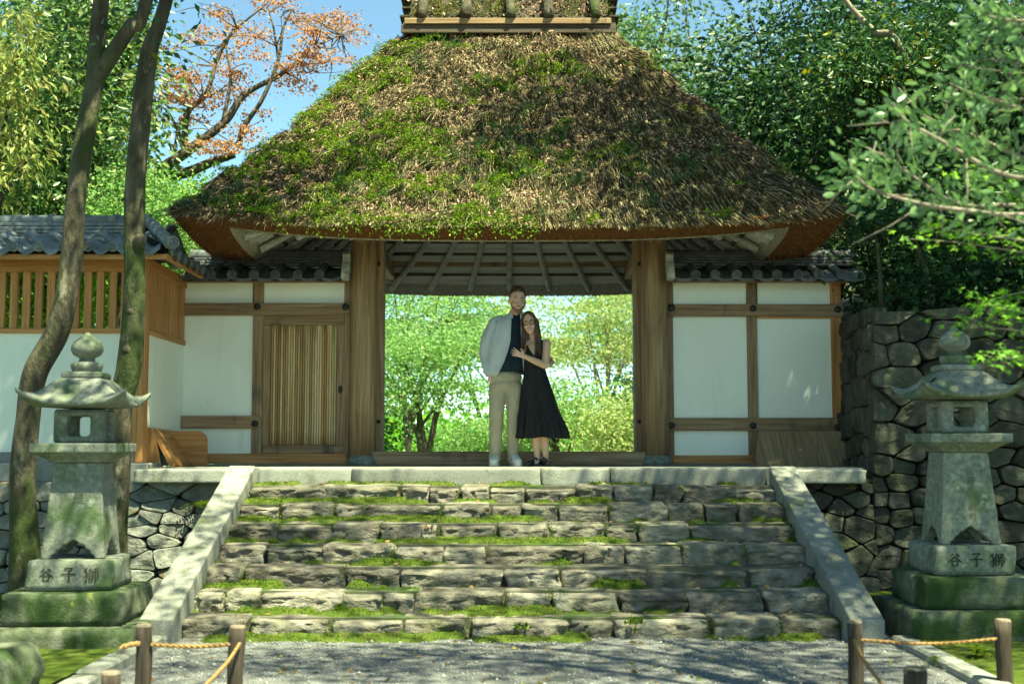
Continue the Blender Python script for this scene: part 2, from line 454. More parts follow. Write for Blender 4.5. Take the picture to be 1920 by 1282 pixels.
gx, gy = axis_pts(-9, 9, .25, 500), axis_pts(3, 24, .22, 500)
XX, YY = np.meshgrid(gx, gy, indexing='ij')
ZZ = ground_h(XX, YY)
ny = len(gy)
I = np.arange(len(gx) * ny).reshape(len(gx), ny)
GF = np.stack([I[:-1, :-1], I[1:, :-1], I[1:, 1:], I[:-1, 1:]], -1).reshape(-1, 4)
ob('ground', (np.stack([XX, YY, ZZ], -1).reshape(-1, 3), GF), M['gravel'], smooth=True, kind='structure')

def sheet(name, x0, x1, y0, y1, st, zf, mat, **kw):
    xs, ys = np.arange(x0, x1 + st / 2, st), np.arange(y0, y1 + st / 2, st)
    A, B = np.meshgrid(xs, ys, indexing='ij')
    Z = zf(A, B)
    J = np.arange(A.size).reshape(A.shape)
    return ob(name, (np.stack([A, B, Z], -1).reshape(-1, 3), np.stack([J[:-1, :-1], J[1:, :-1], J[1:, 1:], J[:-1, 1:]], -1).reshape(-1, 4)), mat, smooth=True, **kw)

def bank(a, b):
    return 2.2 + 0.24 * np.clip(a - 4.2, 0, 60) + 0.16 * (b - 12) + .25 * fbm(np.stack([a, b, 0 * a], -1)) - 1.6 * (1 - smooth(3.5, 4.2, a)) - 1.5 * smooth(26, 30, b)
sheet('hillside', 3.75, 24, 12.35, 30, .35, bank, M['earth'], kind='structure')
def bed(a, b):
    return 0.03 + 0.035 * fbm(np.stack([a * 3, b * 3, 0 * a], -1), 4)
sheet('moss_ground', -8.5, -2.66, 4.2, 12.0, .07, bed, M['moss'], kind='structure')
sheet('moss_ground', 2.92, 8.5, 4.2, 12.0, .07, bed, M['moss'], kind='structure')

# kerb stones beside the gravel
for sx, xk in ((-1, -2.58), (1, 2.84)):
    kb = empty('kerb', (xk, 7, 0), kind='structure')
    y = 4.3
    while y < 9.0:
        l = rnd.uniform(.55, .95)
        y1 = min(y + l, 9.12)
        w = .075 + rnd.uniform(-.01, .01)
        V, F = box((xk - w, y + .012, -.05), (xk + w, y1 - .012, .065 + rnd.uniform(-.012, .012)), .018)
        ob('kerb_stone', (V, F), M['granite'], kb)
        y = y1

def pebbles():
    n = 9000
    x = rng.uniform(-2.4, 2.75, n); y = 4.8 + 4.5 * rng.random(n) ** .8
    s = rng.uniform(.004, .011, n) * np.where(rng.random(n) < .06, 1.9, 1)
    oct_ = np.array([(1, 0, 0), (0, 1, 0), (-1, 0, 0), (0, -1, 0), (0, 0, .7), (0, 0, -.7)], float)
    f = np.array([(0, 1, 4), (1, 2, 4), (2, 3, 4), (3, 0, 4), (1, 0, 5), (2, 1, 5), (3, 2, 5), (0, 3, 5)])
    jit = rng.uniform(.6, 1.3, (n, 6, 1))
    V = oct_[None] * jit * s[:, None, None]
    a = rng.uniform(0, 6.28, n); c, d = np.cos(a)[:, None], np.sin(a)[:, None]
    V = np.stack([V[..., 0] * c - V[..., 1] * d, V[..., 0] * d + V[..., 1] * c, V[..., 2]], -1)
    V += np.stack([x, y, s * .3], -1)[:, None, :]
    Fc = (f[None] + 6 * np.arange(n)[:, None, None]).reshape(-1, 3)
    ob('gravel', (V.reshape(-1, 3), Fc), leafmat('pebbles', [(.12, .12, .11), (.26, .26, .24), (.42, .42, .40), (.2, .18, .15)], 0.0, .9, .2), kind='stuff', label='loose grey pebbles strewn over the gravel yard', cat='gravel')
pebbles()

# ------------------------------------------------------------------ rough blocks and rubble
def boxgrid(nx, ny_, nz):
    idx, V, F = {}, [], []
    def vid(i, j, k):
        if (i, j, k) not in idx:
            idx[(i, j, k)] = len(V); V.append((2 * i / nx - 1, 2 * j / ny_ - 1, 2 * k / nz - 1))
        return idx[(i, j, k)]
    for i in range(nx):
        for j in range(ny_):
            F.append([vid(i, j, nz), vid(i + 1, j, nz), vid(i + 1, j + 1, nz), vid(i, j + 1, nz)])
            F.append([vid(i, j, 0), vid(i, j + 1, 0), vid(i + 1, j + 1, 0), vid(i + 1, j, 0)])
    for i in range(nx):
        for k in range(nz):
            F.append([vid(i, 0, k), vid(i + 1, 0, k), vid(i + 1, 0, k + 1), vid(i, 0, k + 1)])
            F.append([vid(i, ny_, k), vid(i, ny_, k + 1), vid(i + 1, ny_, k + 1), vid(i + 1, ny_, k)])
    for j in range(ny_):
        for k in range(nz):
            F.append([vid(0, j, k), vid(0, j, k + 1), vid(0, j + 1, k + 1), vid(0, j + 1, k)])
            F.append([vid(nx, j, k), vid(nx, j + 1, k), vid(nx, j + 1, k + 1), vid(nx, j, k + 1)])
    return np.array(V), F

BG = boxgrid(16, 5, 8)
def rough_block(lo, hi, r, amp, seed, grid=BG):
    lo, hi = np.array(lo, float), np.array(hi, float)
    c, h = (lo + hi) / 2, (hi - lo) / 2
    q = grid[0] * h
    r = min(r, h.min() * .6)
    inner = np.clip(q, -h + r, h - r)
    d = q - inner; l = np.linalg.norm(d, axis=1)[:, None]
    q = np.where(l > 1e-9, inner + d / np.maximum(l, 1e-9) * r, q)
    p = q + c
    o = seed * 7.31
    n1 = fbm(p * np.array((3.5, 3.5, 6)) + o, 2, seed) - .5
    n2 = fbm(p * np.array((9, 9, 14)) + o, 3, seed + 5) - .5
    nrm = d / np.maximum(l, 1e-9)
    off = nrm * (n1 * amp * 2.2 + n2 * amp * 1.3)[:, None]
    off[:, 2] *= .45
    cr_ = np.abs(fbm(p * np.array((4.5, 4.5, 9)) + o, 3, seed + 3) - .5)                # broken ledges and cracks on the face
    off[:, 1] += np.where(nrm[:, 1] < -.3, .035 * smooth(.05, .0, cr_) * (amp > .01) + .03 * smooth(.12, .3, n1 + .5 - .35) * (amp > .03), 0)
    p = p + off
    p[:, 0] += (vnoise(p * np.array((0, 4, 7)) + o, seed + 9) - .5) * .05      # uneven joints
    return p, grid[1]

# ------------------------------------------------------------------ stone steps
steps = empty('stone_steps', (0, STAIR0, 0), kind='structure')
bed_v, bed_f = [], []
core = []
for k in range(7):
    y0 = STAIR0 + k * RUN
    core.append(box((-2.46, y0 + .12, -.1), (2.46, FRONT + .1, RISE * (k + 1) - .012)))
ob('step_bed', merge(*core), M['earth'], steps)
ROWX = [[372, 470, 560, 610, 680, 745, 850, 905, 965, 1035, 1105, 1200, 1290, 1345, 1430, 1530, 1595]]
sd = 0
moss_spots = []
for k in range(7):
    y0, zt = STAIR0 + k * RUN, RISE * (k + 1)
    x = -2.47
    while x < 2.46:
        w = rnd.choice((.26, .33, .4, .46, .5, .56, .66, .78)) * rnd.uniform(.9, 1.1)
        if 2.46 - (x + w) < .22: w = 2.47 - x
        dz = rnd.uniform(-.016, .010)
        g = rnd.uniform(.004, .013)
        yy = y0 + rnd.uniform(-.02, .035)
        sd += 1
        V, F = rough_block((x + g, yy, zt - RISE - .05), (x + w - g, yy + .30, zt + dz), .014, rnd.choice((.022, .034, .05)), sd)
        wear = np.clip(1 - (V[:, 1] - yy) / .30, 0, 1) ** 1.5 * smooth(zt - .09, zt - .01, V[:, 2])
        V[:, 2] -= wear * rnd.uniform(.022, .042)                                   # treads worn down towards the front
        ob('step_stone', (V, F), M['step'], steps, smooth=True, origin=(x, yy, zt))
        moss_spots.append((x + w, yy, zt))
        x += w

def blades(P, N_, ln, wd, spread=.6, lean=None):
    """little upright leaf blades rooted at points; one triangle each"""
    n = len(P)
    d = N_ + rng.normal(0, spread, (n, 3))
    if lean is not None: d = d + lean
    d /= np.linalg.norm(d, axis=1)[:, None]
    a = rng.normal(0, 1, (n, 3)); s = np.cross(d, a); s /= np.linalg.norm(s, axis=1)[:, None]
    L_ = (ln * rng.uniform(.5, 1.3, n))[:, None]; w = (wd * rng.uniform(.6, 1.3, n))[:, None]
    V = np.stack([P - s * w, P + s * w, P + d * L_], 1).reshape(-1, 3)
    return V, np.arange(3 * n).reshape(-1, 3)

mv, mf, mn = [], [], 0
BP = []
for k in range(-1, 7):
    y0 = STAIR0 + k * RUN
    zt = RISE * (k + 1)
    xs = np.arange(-2.5, 2.5, .035)
    ya, yb = (y0 + .17, y0 + RUN + .05) if k >= 0 else (STAIR0 - .22, STAIR0 + .06)
    vs_ = np.linspace(0, 1, 9)
    A, B = np.meshgrid(xs, vs_, indexing='ij')
    edge = ya + .16 * fbm(np.stack([A * 2.3, A * 0 + k * 3.7, 0 * A], -1), 3) - .05 * (A < 0)
    Yv = edge + (yb - edge) * B
    cov = fbm(np.stack([A * 2.4, Yv * 3, 0 * A + k * 9.1], -1), 4, 3) + .05 * (A < .6) - .07 * smooth(.6, 1.6, A)
    Zv = zt - .03 + (.04 * smooth(0, .3, B) + .028 * smooth(.55, 1, B)) * smooth(.43, .57, cov) + .018 * fbm(np.stack([A * 14, Yv * 14, 0 * A], -1), 2)
    J = np.arange(A.size).reshape(A.shape) + mn
    V = np.stack([A, Yv, Zv], -1).reshape(-1, 3)
    mv.append(V); mf.append(np.stack([J[:-1, :-1], J[1:, :-1], J[1:, 1:], J[:-1, 1:]], -1).reshape(-1, 4)); mn += A.size
    sel = (cov.ravel() > .48)
    pts = V[sel]
    if len(pts):
        pts = pts[rng.integers(0, len(pts), 2600)] + rng.normal(0, .015, (2600, 3)) * (1, 1, .2)
        BP.append(pts)
ob('moss', (np.concatenate(mv), np.concatenate(mf)), M['moss'], steps, smooth=True, kind='stuff')
for (x, y, z) in moss_spots:                        # moss and weeds in the upright joints
    if rnd.random() < .5:
        n = rnd.randint(20, 70)
        BP.append(np.stack([x + rng.normal(0, .025, n), y + rng.uniform(-.03, .02, n), z - rng.random(n) * RISE * rnd.uniform(.5, 1)], 1))
BP = np.concatenate(BP)
ob('moss_tufts', blades(BP, np.tile((0, -.35, .8), (len(BP), 1)), .022, .0045), M['mossblade'], steps, kind='stuff')

# a few weeds on the steps
def weed(px, py, Y, label, n=26, ln=.07, mat='mossblade', sc=1.0):
    p = W(px, py, Y)
    P = p + rng.normal(0, .03 * sc, (n, 3)) * (1, .5, .1)
    D = np.tile((0, -.2, .8), (n, 1)) + rng.normal(0, .5, (n, 3))
    V, F = leaf_quads(P, D, rng.normal(0, 1, (n, 3)), ln * sc, ln * sc * .42)
    return ob('weed', (V, F), M[mat], label=label, cat='weed', group='weeds in the stonework', origin=p)

def leaf_quads(P, D, S, L_, Wd, fold=.18, lr=.35):
    """folded lozenge leaves: root P, direction D, anything for the side S"""
    n = len(P)
    D = D / (np.linalg.norm(D, axis=1)[:, None] + 1e-9)
    S = np.cross(D, S); S /= np.linalg.norm(S, axis=1)[:, None] + 1e-9
    Nn = np.cross(S, D)
    k = rng.uniform(1 - lr, 1 + lr, n)[:, None]
    l, w = L_ * k, Wd * k
    a = P + D * l * .45 + S * w * .5 + Nn * w * fold
    b = P + D * l * .45 - S * w * .5 + Nn * w * fold
    V = np.stack([P, a, P + D * l - Nn * w * .15, b], 1).reshape(-1, 3)
    i = 4 * np.arange(n)
    F = np.concatenate([np.stack([i, i + 2, i + 1], 1), np.stack([i, i + 3, i + 2], 1)])
    return V, F
weed(800, 992, STAIR0 + 4 * RUN - .03, 'small seedling with orange young leaves on the fourth step riser', 14, .05, 'litter')
weed(640, 1146, STAIR0 - .02 + RUN, 'low green weed growing at the foot of the second step, left of centre')
weed(1190, 1170, STAIR0 - .04, 'bright green clump of weed on the lowest step, right of centre', 45, .045, 'mossblade', 1.2)
weed(980, 1178, STAIR0 - .05, 'leafy weed at the foot of the lowest step, near the middle', 24, .04, 'mossblade', 1.1)

# ------------------------------------------------------------------ sloping curbs at both sides of the steps
for sx, lab in ((-1, 'sunlit sloping granite curb along the left of the steps'), (1, 'shaded sloping granite curb along the right of the steps')):
    xc = 2.59 * sx
    cb = empty('stair_curb', (xc, 9.1, 0), lab, 'curb', 'stair curbs')
    ends = [9.06, 9.75, 10.45, 11.2, 11.84]
    sl = (1.245 - .175) / (11.84 - 9.06)
    for a, b in zip(ends[:-1], ends[1:]):
        j = rnd.uniform(-.004, .004)
        za, zb = .175 + sl * (a - 9.06) + j, .175 + sl * (b - 9.06) + j
        th = .30
        V = []
        for y, z in ((a + .003, za), (b - .003, zb)):
            for xx in (-.125, .125):
                V += [(xc + xx, y, z - th), (xc + xx, y, z)]
        V = np.array(V)
        F = [[0, 1, 3, 2], [4, 6, 7, 5], [1, 5, 7, 3], [0, 2, 6, 4], [0, 4, 5, 1], [2, 3, 7, 6]]
        V, F = bevelled((V - V.mean(0), F), .014, 2)
        ob('curb_block', (V + np.array((xc, (a + b) / 2, (za + zb) / 2 - th / 2)), F), M['granite'], cb, smooth=False)

# ------------------------------------------------------------------ platform
plat = empty('platform', (0, FRONT, PLAT), kind='structure')
ob('platform_floor', box((-3.62, FRONT + .3, .2), (3.62, 17.9, PLAT - .004)), M['granite'], plat)
xs = [-2.46, -1.55, .28, .95, 2.46]
for a, b in zip(xs[:-1], xs[1:]):
    ob('edge_slab', rough_block((a + .004, FRONT - .02, PLAT - RISE - .03), (b - .004, FRONT + .34, PLAT + rnd.uniform(-.003, .003)), .014, .006, rnd.randint(1, 99)), M['granite'], plat, smooth=True)
for a, b, z in ((-3.62, -2.72, PLAT - .01), (2.72, 3.42, PLAT - .015)):
    ob('edge_slab', rough_block((a, FRONT - .04, z - .135), (b, FRONT + .34, z), .014, .008, rnd.randint(1, 99)), M['granite'], plat, smooth=True)

# ------------------------------------------------------------------ rubble walls: every stone its own piece
def clip_poly(P, n, c):
    out = []
    for i in range(len(P)):
        a, b = P[i], P[(i + 1) % len(P)]
        da, db = np.dot(n, a) - c, np.dot(n, b) - c
        if da <= 0: out.append(a)
        if (da < 0) != (db < 0) and abs(da - db) > 1e-12: out.append(a + (b - a) * da / (da - db))
    return out

def cells(x0, x1, z0, z1, rows, widths, an=1.5, r=rnd, top=None):
    S = []
    z = z0
    while z < z1:
        h = r.uniform(*rows); x = x0 - r.uniform(0, .2)
        while x < x1 + .1:
            w = r.uniform(*widths) * (1.5 if h > np.mean(rows) else .9)
            S.append((x + w / 2, (z + h / 2 + r.uniform(-.22, .22) * h)))
            if r.random() < .22: S.append((x + w * .9, z + h * .85))
            x += w
        z += h
    S = np.array(S) * (1, an)
    out = []
    for i, s in enumerate(S):
        P = [np.array(p, float) for p in ((x0, z0 * an), (x1, z0 * an), (x1, z1 * an), (x0, z1 * an))]
        for j, t in enumerate(S):
            if i == j: continue
            n = t - s
            if np.dot(n, n) > 4: continue
            P = clip_poly(P, n, np.dot(n, (s + t) / 2))
            if len(P) < 3: break
        if len(P) >= 3:
            P = np.array(P) / (1, an)
            if np.ptp(P[:, 0]) > .07 and np.ptp(P[:, 1]) > .05: out.append(P)
    return out

def stone_piece(P, place, seed, gap=.005, depth=.07, amp=.04):
    c = P.mean(0)
    m = 22
    d = np.linalg.norm(np.roll(P, -1, 0) - P, axis=1); s = np.concatenate([[0], np.cumsum(d)])
    t = np.linspace(0, s[-1], m, endpoint=False)
    Q = np.stack([np.interp(t, s, np.append(P[:, k], P[0, k])) for k in (0, 1)], 1)
    for _ in range(1 if rnd.random() < .5 else 0): Q = .25 * np.roll(Q, 1, 0) + .5 * Q + .25 * np.roll(Q, -1, 0)
    rad = np.linalg.norm(Q - c, axis=1).mean()
    Q = c + (Q - c) * (1 - gap / rad * rnd.uniform(.6, 1.5))
    dd = depth * rnd.uniform(.55, 1.5)
    tl = rnd.uniform(-.10, .10)
    rings = []
    for k, z in ((1.0, -.10), (1.0, dd * .35), (.985, dd * .8), (.92, dd), (.6, dd), (.25, dd)):
        q = c + (Q - c) * k
        nz = (fbm(np.stack([q[:, 0] * 5, q[:, 1] * 7, 0 * q[:, 0] + seed], -1), 3, seed) - .5) * amp * 2 * (z > 0)
        nz += ((q[:, 1] - c[1]) * tl + (q[:, 0] - c[0]) * tl * .7) * (z > 0)
        rings.append(np.array([place(a, b, z + e) for (a, b), e in zip(q, nz)]))
    return loft(rings)

def rubble_wall(name, polys, place, mat, label, cat='wall', basep=(0, 0, 0), group=None, **kw):
    w = empty(name, basep, label, cat, group)
    for i, P in enumerate(polys):
        c = P.mean(0)
        ob('stone', stone_piece(P, place, i + 3, **kw), mat, w, smooth=False, origin=place(c[0], c[1], 0))
    return w

r2 = random.Random(21)
pl = lambda x, z, d: np.array((x, 12.02 - .16 * (1.08 - z) - d, z))
L1 = cells(-6.6, -2.72, -.02, 1.085, (.09, .24), (.16, .42), 2.0, r2)
w = rubble_wall('rubble_wall', L1, pl, M['rubble'], 'sunlit rubble retaining wall left of the steps, behind the left lantern', basep=(-4.5, 12, 0), depth=.06, amp=.035)
ob('joint_fill', box((-6.7, 12.05, -.1), (-2.7, 12.3, 1.075)), M['joint'], w)
L2 = cells(2.72, 3.5, -.02, 1.07, (.13, .3), (.24, .5), 1.9, r2)
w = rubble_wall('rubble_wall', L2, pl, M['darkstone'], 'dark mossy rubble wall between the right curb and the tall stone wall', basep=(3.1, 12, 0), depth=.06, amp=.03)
ob('joint_fill', box((2.7, 12.05, -.1), (3.5, 12.3, 1.065)), M['joint'], w)
R1 = cells(3.46, 7.6, -.02, 2.80, (.10, .34), (.18, .48), 1.7, r2)
pr = lambda x, z, d: np.array((x + .05 * z, 11.98 + .10 * z - d, z + .03 * math.sin(x * 3)))
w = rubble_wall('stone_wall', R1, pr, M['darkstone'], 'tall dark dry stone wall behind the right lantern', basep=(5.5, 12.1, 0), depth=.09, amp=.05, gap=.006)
V, F = box((3.56, 12.1, -.1), (7.8, 12.9, 2.55)); V[:, 0] += .03 * V[:, 2]; V[:, 1] += .09 * V[:, 2]
ob('joint_fill', (V, F), M['joint'], w)
RS = cells(0, 1.85, 1.1, 2.82, (.16, .36), (.2, .5), 1.7, r2)
ps = lambda u, z, d: np.array((3.56 + .10 * u + .05 * (z - 1) - d * .99, 12.12 + u + .06 * (z - 1), z))
for i, P in enumerate(RS):
    c = P.mean(0)
    V, F = stone_piece(P, ps, i + 77, depth=.07, amp=.04)
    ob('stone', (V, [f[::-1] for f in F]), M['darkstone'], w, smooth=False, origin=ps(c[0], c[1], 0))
V, F = box((3.74, 12.3, 1.0), (4.1, 14.05, 2.5)); V[:, 0] += .10 * (V[:, 1] - 12.12)
ob('joint_fill', (V, F), M['joint'], w)

# a few ferns on the walls
def fern(px, py, Y, label, n=9, ln=.2, sc=1):
    p = W(px, py, Y); vf = []
    for i in range(n):
        a = rnd.uniform(-2.6, -.5); e = rnd.uniform(.15, .9)
        t = np.linspace(0, 1, 9)[:, None]
        d = np.array((math.cos(a), math.sin(a) * .8, e))
        path = p + d * t * ln * rnd.uniform(.6, 1.1) + np.array((0, 0, -.55)) * t ** 2 * ln
        for s in (-1, 1):
            D = np.cross(d, (0, 0, 1)) * s + d * .35
            m = len(path) - 1
            vf.append(leaf_quads(path[1:], np.tile(D, (m, 1)), np.tile((0, 0, 1.0), (m, 1)) + .01, ln * .26, ln * .085, lr=.1))
    V = np.concatenate([v for v, f in vf]); F = []; k = 0
    for v, f in vf: F.append(f + k); k += len(v)
    return ob('fern', (V, np.concatenate(F)), M['mossblade'], label=label, cat='fern', origin=p)
fern(380, 945, 11.9, 'small bright fern growing from the sunlit rubble wall left of the steps')
fern(1608, 905, 11.9, 'small fern growing from the dark wall beside the right curb', 7, .16)
fern(1835, 1225, 8.3, 'fern on the moss below the right lantern', 10, .2)
fern(1760, 1232, 8.2, 'tiny fern on the moss by the kerb, right lantern side', 6, .14)
# ------------------------------------------------------------------ the thatched gate
RX, RY = -0.03, 14.75                                  # middle of the roof
A0, B0, A1, B1, Z0, Z1 = 3.40, 2.75, 1.30, .40, 3.60, 6.38
PY = 13.8                                              # line of the pillars
gate = empty('thatched_gate', (RX, PY, PLAT), 'thatched temple gate with mossy hipped roof and two round wooden pillars', 'gate')

def roof_pt(side, s, v, lump=True):
    """side 0 front, 1 right, 2 back, 3 left; s -1..1 along the eave, v 0 eave to 1 ridge"""
    s, v = np.asarray(s, float), np.asarray(v, float)
    a, b = A0 + (A1 - A0) * v + .07 * np.sin(math.pi * v), B0 + (B1 - B0) * v + .05 * np.sin(math.pi * v)
    rd = 1 - (.03 - .022 * (1 - v)) * np.abs(s) ** 14
    if side in (0, 2):
        x, y = s * a * rd, -b * (rd + .0) * np.ones_like(s)
        if side == 2: x, y = -x, -y
    else:
        x, y = a * rd, s * b * rd
        if side == 3: x, y = -x, -y
    z = Z0 + (Z1 - Z0) * (v - .02 * np.sin(math.pi * v)) + .19 * np.abs(s) ** 3 * (1 - v) ** 5
    P = np.stack([RX + x, RY + y, z], -1)
    if lump:
        d = (fbm(P * 2.2, 3, 4) - .5) * .16 + (fbm(P * 4.5, 3, 8) - .5) * .20
        n = np.array([(0, -.75, .66), (.8, 0, .6), (0, .75, .66), (-.8, 0, .6)][side])
        P = P + n * (d * (.25 + .75 * smooth(0, .08, v)))[..., None]
    return P

def moss_amount(P):
    x = P[..., 0]
    m = .45 * fbm(P * 1.5 + 3.3, 3, 11) + .55 * fbm(P * 4.6 + 1.3, 3, 12) + .085 * smooth(.2, -2.2, x) - .07 * smooth(-.2, 1.3, x) - .05 * smooth(5.6, 6.3, P[..., 2]) + .03 * smooth(3.9, 4.6, P[..., 2]) * smooth(.2, -.6, x)
    return smooth(.535, .585, m)

roof = None
VV, FF, nn = [], [], 0
for side in range(4):
    S, Vv = np.meshgrid(np.linspace(-1, 1, 150), np.linspace(0, 1, 64), indexing='ij')
    P = roof_pt(side, S, Vv)
    J = np.arange(S.size).reshape(S.shape) + nn
    VV.append(P.reshape(-1, 3)); FF.append(np.stack([J[:-1, :-1], J[1:, :-1], J[1:, 1:], J[:-1, 1:]], -1).reshape(-1, 4)); nn += S.size
VV = np.concatenate(VV)
thatch = ob('thatch', (VV, np.concatenate(FF)), M['thatch'], gate, smooth=True, label='mossy thatch strewn with dry leaves')
at = thatch.data.attributes.new('moss', 'FLOAT', 'POINT')
at.data.foreach_set('value', (moss_amount(VV) * .85).astype(np.float32))

# eave: cut face, reed band, boarded soffit
def eave_ring(inset, dz, n=60, lift=.19):
    out = []
    for side in range(4):
        s = np.linspace(-1, 1, n, endpoint=False)
        P = roof_pt(side, s, np.zeros(n), False)
        P[:, 2] = Z0 + lift * np.abs(s) ** 3 + dz
        c = np.array((RX, RY))
        k = np.array(((A0 - inset) / A0, (B0 - inset) / B0))
        P[:, :2] = c + (P[:, :2] - c) * k
        out.append(P)
    return np.concatenate(out)
def ring_noise(R, amp, f=6):
    n = (fbm(R * f, 3, 2) - .5)[:, None] * amp
    return R + n * np.array((.4, .4, 1))
cutr = [eave_ring(.05, .03), ring_noise(eave_ring(.005, .004), .02), ring_noise(eave_ring(.03, -.012), .03), ring_noise(eave_ring(.25, -.045, lift=.17), .03), ring_noise(eave_ring(.50, -.06, lift=.14), .012, 20)]
V, F = loft([r for r in cutr], cap=False)
ob('eave_cut', (V, F), M['cut'], thatch, smooth=True)
V, F = loft([eave_ring(.49, -.06, lift=.14), eave_ring(.51, -.075, lift=.14), eave_ring(.60, .02, lift=.13), eave_ring(.62, .05, lift=.12)], cap=False)
m = 26000                                            # straw ends standing out of the cut face
ca = np.concatenate([cutr[i] for i in (1, 2, 3)]); k_ = len(cutr[1])
i0 = rng.integers(0, k_, m); seg = rng.integers(1, 4, m); f1, f2 = rng.random((m, 1)), rng.random((m, 1))
CR = np.array(cutr)
Pa = CR[seg, i0] * (1 - f1) + CR[seg, (i0 + 1) % k_] * f1
Pb = CR[seg + 1, i0] * (1 - f1) + CR[seg + 1, (i0 + 1) % k_] * f1
Pc = Pa * (1 - f2) + Pb * f2
outd = Pc - np.array((RX, RY, 0)); outd[:, 2] = 0; outd /= np.linalg.norm(outd, axis=1)[:, None]
V, F = blades(Pc, outd * .35 + np.array((0, 0, -1.0)), .030, .0032, .35)
ob('cut_straw_ends', (V, F), leafmat('cut_straw', [(.10, .042, .017), (.22, .10, .042), (.34, .175, .08), (.15, .07, .03)], .05, .9, .05), thatch, kind='stuff')
V, F = loft([eave_ring(.49, -.06, lift=.14), eave_ring(.51, -.075, lift=.14), eave_ring(.60, .02, lift=.13), eave_ring(.62, .05, lift=.12)], cap=False)
ob('reed_band', (V, F), M['reed'], thatch, smooth=True)
V, F = loft([eave_ring(.58, .03, lift=.12), eave_ring(1.2, .45, lift=.05), eave_ring(2.2, 1.3, lift=0)], cap=False)
ob('soffit', (V, F), M['palegrey'], thatch)

# rafters and battens under the roof
def soffit_pt(px_, py_, down=.05):
    ax, ay = abs(px_ - RX), abs(py_ - RY)
    ins = min(A0 - ax, B0 - ay)
    z = Z0 + .03 + (ins - .58) * .42 / .62 if ins < 1.2 else Z0 + .45 + (ins - 1.2) * .85
    return np.array((px_, py_, z - down))
def bar(p, q, w, h, mat, name, parent, n=2):
    p, q = np.asarray(p, float), np.asarray(q, float)
    d = q - p; s = np.cross(d, (0, 0, 1)); s /= np.linalg.norm(s); u = np.cross(s, d); u /= np.linalg.norm(u)
    V = [e + a * s * w / 2 + b * u * h / 2 for e in (p, q) for a in (-1, 1) for b in (-1, 1)]
    return ob(name, (V, [[0, 1, 3, 2], [4, 6, 7, 5], [1, 5, 7, 3], [0, 2, 6, 4], [0, 4, 5, 1], [2, 3, 7, 6]]), mat, parent)
for sy in (-1, 1):
    for i in range(-5, 6):
        xo = RX + i * .55
        ye = RY + sy * (B0 - .60)
        q = np.array((RX + i * .55 * .42, RY + sy * (B0 - 1.9)))
        p0, p1 = soffit_pt(xo if abs(xo - RX) < A0 - .62 else RX + np.sign(i) * (A0 - .62), ye), soffit_pt(q[0], q[1])
        path = np.linspace(p0, p1, 5); path[1:-1, 2] = [soffit_pt(a, b)[2] for a, b in path[1:-1, :2]]
        ob('rafter', tube(path, .042, 7), M['greyy'], gate, smooth=True)
for sx in (-1, 1):
    for i in range(-3, 4):
        yo = RY + i * .6; xe = RX + sx * (A0 - .62)
        p0, p1 = soffit_pt(xe, yo), soffit_pt(RX + sx * (A0 - 1.9), RY + i * .3)
        path = np.linspace(p0, p1, 5); path[1:-1, 2] = [soffit_pt(a, b)[2] for a, b in path[1:-1, :2]]
        ob('rafter', tube(path, .042, 7), M['greyx'], gate, smooth=True)
for k in range(6):
    ins = .80 + k * .17
    for sy in (-1, 1):
        x = A0 - ins; y = RY + sy * (B0 - ins)
        z = soffit_pt(RX, y, .012)[2]
        ob('batten', box((RX - x + .05, y - .014, z - .014), (RX + x - .05, y + .014, z + .03)), M['darkx'], gate)
    for sx in (-1, 1):
        x = RX + sx * (A0 - ins); yy = B0 - ins
        z = soffit_pt(x, RY, .012)[2]
        ob('batten', box((x - .014, RY - yy + .05, z - .014), (x + .014, RY + yy - .05, z + .03)), M['darky'], gate)

# straw, moss, litter and grass lying on the thatch
def scatter(n, power=1.0, sides=(0, 0, 0, 0, 1, 3)):
    out = []
    per = n // len(sides)
    for sd_ in sides:
        v = rng.random(per * 2)
        keep = rng.random(per * 2) < (1 - v * (1 - A1 / A0))          # as many per square metre above as below
        v = v[keep][:per]
        s = rng.uniform(-1, 1, len(v))
        P = roof_pt(sd_, s, v)
        e = .01
        dn = roof_pt(sd_, s, np.clip(v - e, -.05, 1)) - roof_pt(sd_, s, v)
        tg = roof_pt(sd_, np.clip(s + e, -1, 1), v) - roof_pt(sd_, np.clip(s - e, -1, 1), v)
        dn /= np.linalg.norm(dn, axis=1)[:, None] + 1e-9; tg /= np.linalg.norm(tg, axis=1)[:, None] + 1e-9
        nr = np.cross(tg, -dn); nr *= np.sign(nr[:, 2:3] + 1e-9); nr /= np.linalg.norm(nr, axis=1)[:, None] + 1e-9
        out.append((P, dn, tg, nr))
    return [np.concatenate(a) for a in zip(*out)]

def strips(P, D, S, L_, w):
    """flat straws: one quad each"""
    D = D / np.linalg.norm(D, axis=1)[:, None]
    S = S / np.linalg.norm(S, axis=1)[:, None]
    L_, w = L_[:, None], w[:, None]
    V = np.stack([P - S * w, P + S * w, P + D * L_ + S * w * .6, P + D * L_ - S * w * .6], 1).reshape(-1, 3)
    return V, np.arange(len(V)).reshape(-1, 4)

